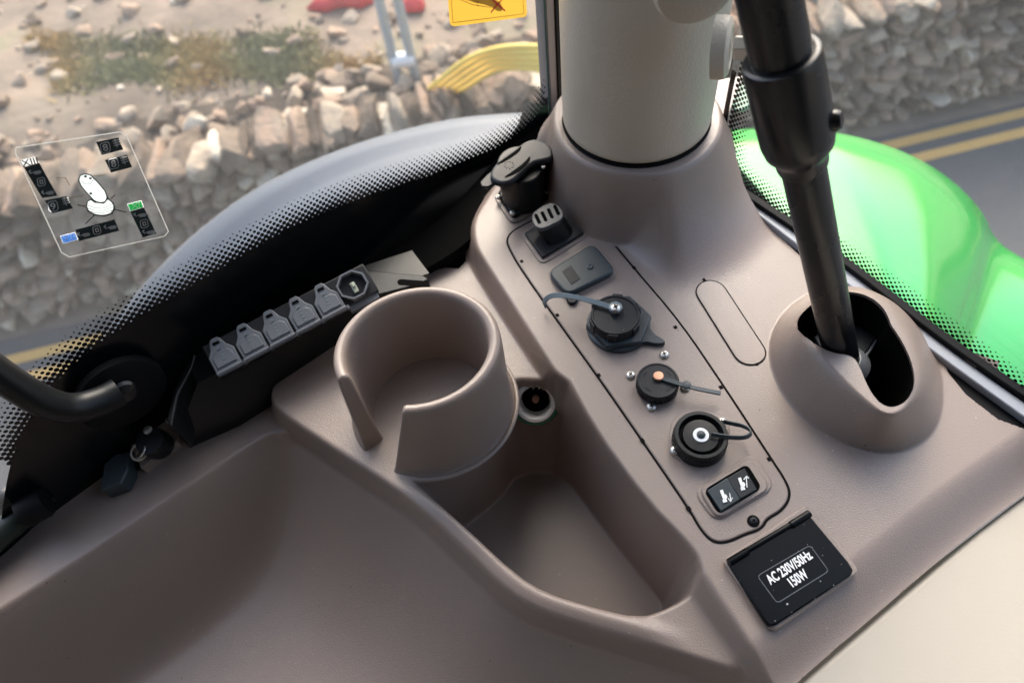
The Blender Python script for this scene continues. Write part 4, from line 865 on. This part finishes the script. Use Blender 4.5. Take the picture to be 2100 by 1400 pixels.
# weld collar and foot bracket
WB = B0+dirp*(D+.012-B0[2])/dirp[2]; MB().lathe(WB, dirp, [(.0150, -.004), (.0130, .001), (.0105, .004)], 32).build('weld_bead', M_cap, po)
MB().ppx([(1668, 690), (1690, 728), (1752, 758), (1800, 690), (1760, 668), (1700, 668)], .012, .009, .012).build('foot_bracket', M_grey2, po, bevel=.001)
MB().ppx([(1752, 758), (1800, 690), (1803, 694), (1757, 764)], .0125, -.006, .0125).build('foot_bracket_flange', M_cap, po, bevel=.0006)

# ================================================================== beige panel lower right
bz = -.014
q_ = np.vstack([chaikin(pts([(1560, 1480), (1640, 1400), (1750, 1305), (1900, 1177), (2010, 1085), (2100, 1017), (2250, 909)], bz), 2, False), pts([(2500, 1100), (2500, 1900), (1450, 1900)], bz)])
m_ = MB().prism(q_, D-.12, D+bz); bpn = m_.build('beige_side_panel', M_beige, None, bevel=.003, segs=4)
tag(bpn, 'plain light beige plastic panel against the lower right edge of the console', 'panel')

# ================================================================== bits at lower left
t = thing('window_handle', 'bent black tubular handle bolted to a round pivot plate low on the rear window', 'handle', P(235, 790, 0))
c = G(238, 790, -.008)
MB().lathe(c, np.array([-nL[0], -nL[1], .0]), [(.027, -.003), (.027, .002), (.0245, .0032)], 48).build('pivot_plate', M_rubber, t)
hpth = [dep(-160, 660, .36), dep(-60, 725, .37), dep(20, 783, .385), dep(90, 826, .40), dep(150, 840, .415), dep(210, 822, .425), dep(245, 803, .43)]
MB().tube(chaikin(hpth, 3, False), .0086, 24).build('tube', M_black, t)
MB().lathe(G(236, 775, -.012), np.array([-nL[0], -nL[1], .3]), [(.0075, -.004), (.0075, .003), (.006, .005), (.002, .006)], 20).build('pivot_bolt', M_satin, t)
MB().lathe(G(203, 800, -.012), np.array([-nL[0], -nL[1], .3]), [(.0055, -.004), (.0055, .004), (.004, .005)], 20).build('lock_bolt', M_satin, t)
t = thing('key_ring_socket', 'small black round socket with a steel pull ring on the ledge by the window', 'socket', P(305, 900, -.02))
c = P(306, 893, -.010); MB().lathe(c-UZ*.016, (0, -.2, 1), [(.0092, 0), (.0098, .004), (.0098, .013), (.0090, .0155), (.004, .016)], 32).build('cap', M_black, t)
MB().lathe(c+np.array([-.001, .004, .0]), (0, -.2, 1), [(.0030, 0), (.0028, .0016), (.0012, .0022)], 20).build('button', M_steel, t)
ringc = P(285, 927, -.014); MB().tube([ringc+np.array([.0052*math.cos(a), .0048*math.sin(a), .0018*math.sin(a)]) for a in np.linspace(0, 2*math.pi, 25)], .0007, 8).build('pull_ring', M_steel, t)
MB().tube([ringc+np.array([.0044*math.cos(a)+.001, .0040*math.sin(a), .003*math.cos(a)]) for a in np.linspace(0, 2*math.pi, 25)], .0006, 8).build('split_ring', M_steel, t)
MB().ppx([(262, 900), (348, 838), (375, 850), (362, 905), (290, 960)], -.028, -.050, -.0275).build('mount_plate', M_plas, t, bevel=.0006)
for a, b in ((347, 861), (345, 903)): screw(t, P(a, b, -.027), .0026)
t = MB().ppx([(212, 950), (205, 1006), (248, 990), (262, 962), (262, 925), (238, 930)], -.022, -.036, -.022).build('edge_clip', M_grey, None, bevel=.0012)
tag(t, 'small dark grey plastic clip hooked over the ledge under the window handle', 'clip')
t = MB().tube(chaikin([P(-120, 1195, -.02), P(0, 1095, -.02), P(60, 1045, -.02), P(90, 1010, -.02)], 2, False), .0085, 18).build('black_hose', mat('dark_green_rubber', (.012, .02, .016), .45), None)
tag(t, 'dark rubber hose running out of the frame beside the window ledge', 'hose')
t = thing('ball_joint', 'small dark metal ball stud low at the left edge of the window', 'joint', P(12, 1020, -.01))
MB().lathe(P(12, 1015, -.004), (0, 0, 1), [(.001, -.006), (.0045, -.0045), (.006, 0), (.0045, .0045), (.001, .006)], 20).build('ball', M_satin, t)
MB().lathe(P(70, 1040, -.012), ux, [(.009, -.008), (.010, -.006), (.010, .006), (.009, .008)], 20).build('stud_sleeve', M_rubber, t)
t = thing('teal_knob', 'teal plastic knob peeping in at the bottom left corner of the bowl', 'knob', P(55, 1420, -.12))
MB().lathe(P(58, 1450, -.118), (0, 0, 1), [(.014, -.004), (.014, .003), (.011, .005), (.004, .006)], 40).build('knob_top', M_teal, t)
MB().lathe(P(66, 1448, -.1235), (0, 0, 1), [(.019, -.002), (.019, .001), (.017, .002), (.015, .002)], 40).build('knob_base', M_plas, t)

# ================================================================== cab roof, out of view, added to keep sky light off the console
rf = thing('cab_roof', 'dark headliner roof of the cab, out of view, added to block sky light', 'roof', (-.1, -.4, D+.78))
MB().prism([(-1.2, -1.04), (.86, -1.04), (.21, .42), (.08, .48), (-1.2, -.44)], D+.76, D+.82).build('headliner', mat('headliner', (.17, .165, .16), .9), rf, bevel=.01)

sh = thing('cab_light_blocker', 'dark cab floor with unseen solid walls added to block light round the driver', 'light blocker', (-.2, -1., D-.8))  # solid walls out of view, added to shut out light behind and beside
M_dark = mat('cab_interior_grey', (.16, .15, .145), .8)
MB().prism([(-1.25, -1.55), (.80, -1.55), (.80, .02), (.30, .02), (.05, .03), (-1.25, -.02)], D-.80, D-.77).build('cab_floor', M_dark, sh)
MB().prism([(-1.25, -1.05), (.80, -1.05), (.80, -1.0), (-1.25, -1.0)], D-.77, D+.755).build('back_light_blocker', M_dark, sh)
MB().prism([(-1.28, -1.0), (-1.22, -1.0), (-1.22, -.15), (-1.28, -.15)], D-.77, D+.755).build('door_light_blocker', M_dark, sh)
MB().prism([(-1.28, -.15), (-.80, -.20), (-.80, -.17), (-1.28, -.12)], D-.77, D+.755).build('quarter_light_blocker', M_dark, sh)
MB().prism([(.43, -.16), (.83, -1.0), (.86, -1.0), (.46, -.15)], D-.77, D+.755).build('side_light_blocker', M_dark, sh)
st_ = thing('added_seat', 'dark fabric driver seat out of view, added to block light from behind', 'seat', (-.35, -.75, D-.77))  # unseen seat, added as a dark mass against light from behind
MB().prism(rnd([(-.65, -.95), (-.08, -.95), (-.08, -.38), (-.65, -.38)], .08), D-.45, D-.30).build('cushion', M_dark, st_, bevel=.03)
MB().prism(rnd([(-.63, -.98), (-.10, -.98), (-.10, -.84), (-.63, -.84)], .05), D-.30, D+.35).build('backrest', M_dark, st_, bevel=.03)
MB().prism(rnd([(-.5, -.8), (-.22, -.8), (-.22, -.5), (-.5, -.5)], .05), D-.77, D-.45).build('pedestal', M_dark, st_, bevel=.02)

# ================================================================== bodywork outside
def shell(rows, name, m, **k): return MB().grid([chaikin(np.array(r), 2, False) for r in rows]).build(name, m, None, angle=60, **k)
rim_ = [(1180, 222, -.16), (1050, 222, -.16), (900, 236, -.17), (700, 290, -.19), (520, 372, -.22), (390, 470, -.26), (300, 560, -.30), (235, 640, -.35), (180, 720, -.40), (110, 850, -.50), (40, 1000, -.6)]
r1 = [P(*q) for q in rim_]; cen = np.array([.05, .32])
def shift(p, k, dz): return np.array([p[0]+(cen[0]-p[0])*k, p[1]+(cen[1]-p[1])*k, p[2]+dz])
rows = [[shift(p, -.0, -.18) for p in r1], [shift(p, -.008, -.03) for p in r1], [shift(p, 0, -.008) for p in r1], [shift(p, .03, .003) for p in r1], [shift(p, .09, .008) for p in r1], [shift(p, .12, .006) for p in r1], [shift(p, .15, .010) for p in r1], [shift(p, .30, .024) for p in r1], [shift(p, .5, .03) for p in r1], [shift(p, .75, .02) for p in r1]]
mg = shell(rows, 'mudguard', M_fender); tag(mg, 'curved grey-black plastic mudguard just outside the rear window', 'mudguard')
gr = [(1440, 262, -.22), (1530, 252, -.22), (1640, 252, -.22), (1700, 257, -.22), (1790, 276, -.23), (1880, 310, -.24), (1960, 362, -.26), (2020, 425, -.28), (2042, 480, -.30), (2100, 520, -.31), (2200, 570, -.32), (2350, 640, -.34)]
r1 = [P(*q) for q in gr]; cen = np.array([.32, .20])
rows = [[shift(p, .0, -.25) for p in r1], [shift(p, -.005, -.05) for p in r1], [shift(p, 0, -.008) for p in r1], [shift(p, .04, .006) for p in r1], [shift(p, .16, .022) for p in r1], [shift(p, .32, .040) for p in r1], [shift(p, .5, .052) for p in r1], [shift(p, .75, .055) for p in r1]]
gm = shell(rows, 'green_bonnet', M_greenp); tag(gm, 'bright glossy green tractor bodywork bulging outside the side window', 'bodywork')
gs = MB().add([P(1505, 165, -.1), P(1545, 178, -.1), P(1548, 215, -.1), P(1520, 232, -.1), P(1498, 225, -.1)]+[P(1505, 165, -.13), P(1545, 178, -.13), P(1548, 215, -.13), P(1520, 232, -.13), P(1498, 225, -.13)], [(0, 1, 2, 3, 4), (9, 8, 7, 6, 5)]+[(i, (i+1) % 5, 5+(i+1) % 5, 5+i) for i in range(5)]).build('green_bracket', mat('dark_green_paint', (.01, .12, .06), .3), None, bevel=.004)
tag(gs, 'small dark green bracket seen between pillar and post', 'bracket')

# ================================================================== outdoors
def ground_mat(name, stops, scale, bump=.5, fine=60.):
    m = rock_mat(name, stops, bump, scale, False); return m
M_field = ground_mat('field_earth', [(.15, (.12, .092, .068)), (.4, (.20, .158, .115)), (.55, (.29, .215, .155)), (.75, (.23, .21, .12)), (.95, (.36, .30, .23))], 3.2)
M_road = mat('asphalt', (.10, .097, .095), .8, spec=.2, bump=.6, bscale=180, var=.25, vscale=60)
M_yline = mat('yellow_road_paint', (.74, .42, .12), .6, var=.12, vscale=25)
M_grass = ground_mat('yellow_grass', [(.2, (.30, .34, .10)), (.5, (.52, .46, .16)), (.8, (.66, .46, .12))], 2.5)
WO = np.array([-2.162, 2.034]); WD = np.array([.9944, .1057]); WN = np.array([-.1057, .9944])
def wp(a, b, z): return np.array([*(WO+WD*a+WN*b), z])
def quad(name, a0, a1, b0, b1, z, m, kind='structure'):
    o = MB().add([wp(a0, b0, z), wp(a1, b0, z), wp(a1, b1, z), wp(a0, b1, z)], [(0, 1, 2, 3)]).build(name, m, None, angle=0); o['kind'] = kind; return o
quad('ground', -60, 60, -60, 120, -.008, M_field)
quad('road', -40, 40, -9, -.02, 0, M_road)
for b0, b1 in ((-.075, -.028), (-.178, -.13)):
    pass
la_, lb_ = PG(60, 730, 0)[:2], PG(2100, 232, 0)[:2]; ld = lb_-la_; ld /= np.linalg.norm(ld); ln = np.array([ld[1], -ld[0]])
for off in (0, .112):
    m_ = MB(); c0_ = la_+ln*off; q4 = [c0_-ld*30-ln*.027, c0_+ld*40-ln*.027, c0_+ld*40+ln*.027, c0_-ld*30+ln*.027]
    m_.add([np.array([*p_, .004]) for p_ in q4], [(0, 1, 2, 3)]); o = m_.build('road_line', M_yline, None, angle=0); o['kind'] = 'structure'
# field rising beyond the wall
FX = np.linspace(-14, 16, 150); FYY = np.r_[np.linspace(.3, 4, 60), np.linspace(4.2, 30, 60)]
def fz(a, b): return .50+.07*(b-.3)+.07*mnoise.noise(Vector((a*.8, b*.8, 3)))+.04*mnoise.noise(Vector((a*2.5, b*2.5, 1)))
MB().grid([[wp(a, b, fz(a, b)) for a in FX] for b in FYY]).build('field', M_field, None, angle=0)['kind'] = 'structure'
# stones
bmx = bmesh.new(); bmesh.ops.create_icosphere(bmx, subdivisions=3, radius=1); ICO3 = np.array([v.co[:] for v in bmx.verts]); ICF3 = [tuple(v.index for v in f_.verts) for f_ in bmx.faces]; bmx.free()
bmx = bmesh.new(); bmesh.ops.create_icosphere(bmx, subdivisions=2, radius=1); ICO2 = np.array([v.co[:] for v in bmx.verts]); ICF2 = [tuple(v.index for v in f_.verts) for f_ in bmx.faces]; bmx.free()
def stone(mb, c, sx, sy, sz, rot, tone, hi=True, ux_=None):
    v = (ICO3 if hi else ICO2).copy(); p_ = .55; v = np.sign(v)*np.abs(v)**p_
    for _ in range(8):      # chop flat facets
        n = rng.normal(size=3); n /= np.linalg.norm(n); d_ = v@n; k = rng.uniform(.55, .8); over = np.maximum(d_-k, 0); v -= np.outer(over, n)
    v *= 1+.06*rng.normal(size=(len(v), 1))*(.5 if hi else 1)
    v = v*np.array([sx, sy, sz]); cr, sr = math.cos(rot), math.sin(rot)
    x = v[:, 0]*cr-v[:, 2]*sr; z = v[:, 0]*sr+v[:, 2]*cr; y = v[:, 1]
    w = np.stack([c[0]+WD[0]*x+WN[0]*y, c[1]+WD[1]*x+WN[1]*y, c[2]+z], 1)
    mb.add(w, ICF3 if hi else ICF2, tone)
wall = MB()
def tone():
    return float(np.clip(rng.choice([.25, .4, .52, .6, .8], p=[.2, .27, .25, .18, .10])+rng.normal()*.09, .02, .98))
z = .02; crs = 0
while z < .56:
    hh = rng.uniform(.03, .07); a = -1.6+rng.uniform(0, .1)
    while a < 6.6:
        wdt = rng.uniform(.035, .13); h2 = hh*rng.uniform(.75, 1.2)
        stone(wall, wp(a+wdt/2, .10-.02+rng.uniform(-.015, .02)+z*.08, z+hh/2+.01*mnoise.noise(Vector((a*2, z, 0)))), wdt*.52, .09, h2*.56, rng.uniform(-.12, .12), tone(), wdt > .10)
        a += wdt*.96
    z += hh*.9; crs += 1
a = -1.6
while a < 6.6:      # upright coping stones
    wdt = rng.uniform(.04, .12); hh = rng.uniform(.035, .075)
    stone(wall, wp(a+wdt/2, .13+rng.uniform(-.04, .04), .56+hh*rng.uniform(.3, .8)), wdt*.62, .12, hh*.8, rng.uniform(-.9, .9), tone(), True); a += wdt*.72
for _ in range(520):
    a = rng.uniform(-1.6, 6.6); s_ = rng.uniform(.02, .065); stone(wall, wp(a, rng.uniform(.22, .5), .55+rng.uniform(-.03, .03)), s_, s_*rng.uniform(.6, 1), s_*rng.uniform(.4, .8), rng.uniform(-1, 1), min(1, tone()+.05), False)
sw = wall.build('dry_stone_wall', M_stone, None, angle=28, fixn=False); tag(sw, 'low dry stone wall of rough pinkish-grey stones running along the road', 'wall')
core = MB(); core.add([wp(a, b, zz) for a in (-1.7, 6.7) for b in (.10, .50) for zz in (-.05, .54)], [(0, 1, 3, 2), (4, 5, 7, 6), (0, 1, 5, 4), (2, 3, 7, 6), (1, 3, 7, 5), (0, 2, 6, 4)])
core.build('wall_core', M_stone, None, angle=0).parent = None
co = bpy.data.objects['wall_core']; co.parent = sw; co.location = Vector(tuple(ORG[co]-ORG[sw]))
rub = MB()
for _ in range(3600):
    a = rng.uniform(-4, 9); b = .45+abs(rng.normal())*2.6; s_ = min(.04, abs(rng.normal())**2*.016+.008)
    stone(rub, wp(a, b, fz(a, b)+s_*.15), s_*1.2, s_, s_*.6, rng.uniform(-.5, .5), min(1, tone()+.05), False)
o = rub.build('rubble', M_rubble, None, angle=50, fixn=False); o['kind'] = 'stuff'; tag(o, 'loose pale pinkish stones strewn over the field behind the wall', 'rubble')
# grass patch
gb = MB()
def gpt(px, py):      # ground point of the field under a photo point
    d = ray(px, py); t_ = 2.
    while t_ < 60:
        p_ = CAM+d/np.linalg.norm(d)*t_; a = (p_[:2]-WO)@WD; b = (p_[:2]-WO)@WN
        if b > .3 and p_[2] <= fz(a, b): return p_
        t_ += .01
    return p_
for k in range(11000):
    u = rng.uniform(); px = 90+rng.uniform()*680; yc = 112-28*math.sin((px-90)/680*2.6)+14; py = yc+rng.normal()*22*(.6+.5*math.sin(px*.013)**2)
    if k % 5 == 0: px = rng.uniform(40, 640); py = 60+rng.normal()*12+ (px-300)*-.03
    d = ray(px, py); tt = (.62-CAM[2])/d[2]; p_ = CAM+d*tt; a = (p_[:2]-WO)@WD; b = (p_[:2]-WO)@WN; zz = fz(a, b)
    h_ = rng.uniform(.008, .035); an = rng.uniform(0, 6.28); w_ = .006; dx, dy = math.cos(an)*w_, math.sin(an)*w_
    q0 = wp(a, b, zz); tone_ = float(np.clip(.35+.35*math.sin(px*.02)+rng.normal()*.12, 0, 1))
    gb.add([q0+[dx, dy, 0], q0-[dx, dy, 0], q0+[rng.normal()*.02, rng.normal()*.02, h_]], [(0, 1, 2)], tone_)
M_tuft = rock_mat('grass_blades', [(.1, (.20, .20, .10)), (.45, (.30, .25, .11)), (.8, (.40, .25, .09))], .0, 2.)
o = gb.build('grass_patch', M_tuft, None, angle=0, fixn=False); o['kind'] = 'stuff'; tag(o, 'yellow-green grass patch on the stony field', 'grass')
# fence tubes and clip
def pole(px0, py0, lab):
    g0 = gpt(px0, py0); t_ = thing('fence_post', lab, 'fence post', g0, 'galvanised fence posts behind the wall')
    return t_, g0
t_, g0 = pole(856, 178, 'galvanised fence tube with a white clamp, right-hand one of the close pair behind the wall')
MB().tube([g0-UZ*.1, g0+UZ*1.6], .019, 14).build('tube', M_fence, t_)
g1 = gpt(822, 182); d_ = g1-g0
copytree(t_, Vector(tuple(g1)), 'galvanised fence tube, left-hand one of the close pair behind the wall')
cz = .0
for zt in np.arange(.1, 1.4, .004):
    v = R.T@((g0+UZ*zt)-CAM); 
    if CY-(-v[1]/v[2]*F)*-1*-1 < 122 or (CY+v[1]/v[2]*F) < 122: cz = zt; break
m_ = MB().tube([g0+UZ*cz+d_*1.15, g0+UZ*cz-d_*.15], .030, 12); o = m_.build('clamp', M_white, t_)
g2 = gpt(1672, 42) if True else None
t_ = thing('metal_stake', 'short grey metal stake standing beyond the wall to the right of the post', 'stake', g2); MB().tube([g2-UZ*.1, g2+UZ*.6], .03, 12).build('shaft', M_fence, t_); MB().lathe(g2+UZ*.6, UZ, [(.032, 0), (.036, .01), (.03, .02)], 14).build('shaft_cap', M_fence, t_)
# yellow pipes
def pipe_path(l, zr):
    out = []
    for (px, py), zz in zip(l, zr): out.append(PG(px, py, zz))
    return chaikin(out, 3, False)
P0 = [(880, 182), (905, 162), (945, 128), (1000, 102), (1060, 94), (1120, 97), (1200, 110)]
for k, lb in enumerate(('outermost and widest arc of the yellow ducting bundle', 'second arc from the outside of the yellow ducting bundle', 'middle arc of the yellow ducting bundle', 'fourth arc from the outside of the yellow ducting bundle', 'innermost and lowest arc of the yellow ducting bundle')):
    dx, dy = 12*k, 14*k
    l = [(a+dx*(1.0 if i < 3 else .6), b+dy*(.22+.15*i if i < 5 else 1)) for i, (a, b) in enumerate(P0)]
    zz = [.62, .72, .84, .93, .97, .95, .88]; zz = [z_-.018*k for z_ in zz]
    o = MB().tube(pipe_path(l, zz), .0095, 12).build('yellow_duct', M_ypipe, None); tag(o, lb, 'pipe', 'yellow ducting arcs')
# red netting scraps
for k, (l, lb) in enumerate(([((630, 24), (660, 4), (700, -6), (740, 2), (768, 10), (742, 22), (700, 20), (668, 28)), 'crumpled red plastic netting on the field near the top edge'], [((815, 8), (850, 4), (872, 14), (868, 28), (836, 30)), 'scrap of red netting beside the fence tubes'])):
    g_ = [gpt(a, b) for a, b in l]; cc = sum(g_)/len(g_); m_ = MB(); n = len(g_)
    fan = []; ring1 = [cc+(q-cc)*.6+UZ*(.05+.03*rng.uniform()) for q in g_]; ring0 = [q+UZ*.01*rng.uniform() for q in g_]
    m_.grid([ring0, ring1], True); m_.add(ring1+[cc+UZ*.07], [(i, (i+1) % n, n) for i in range(n)]); o = m_.build('red_netting', M_red, None, solid=.01, angle=20); tag(o, lb, 'netting')
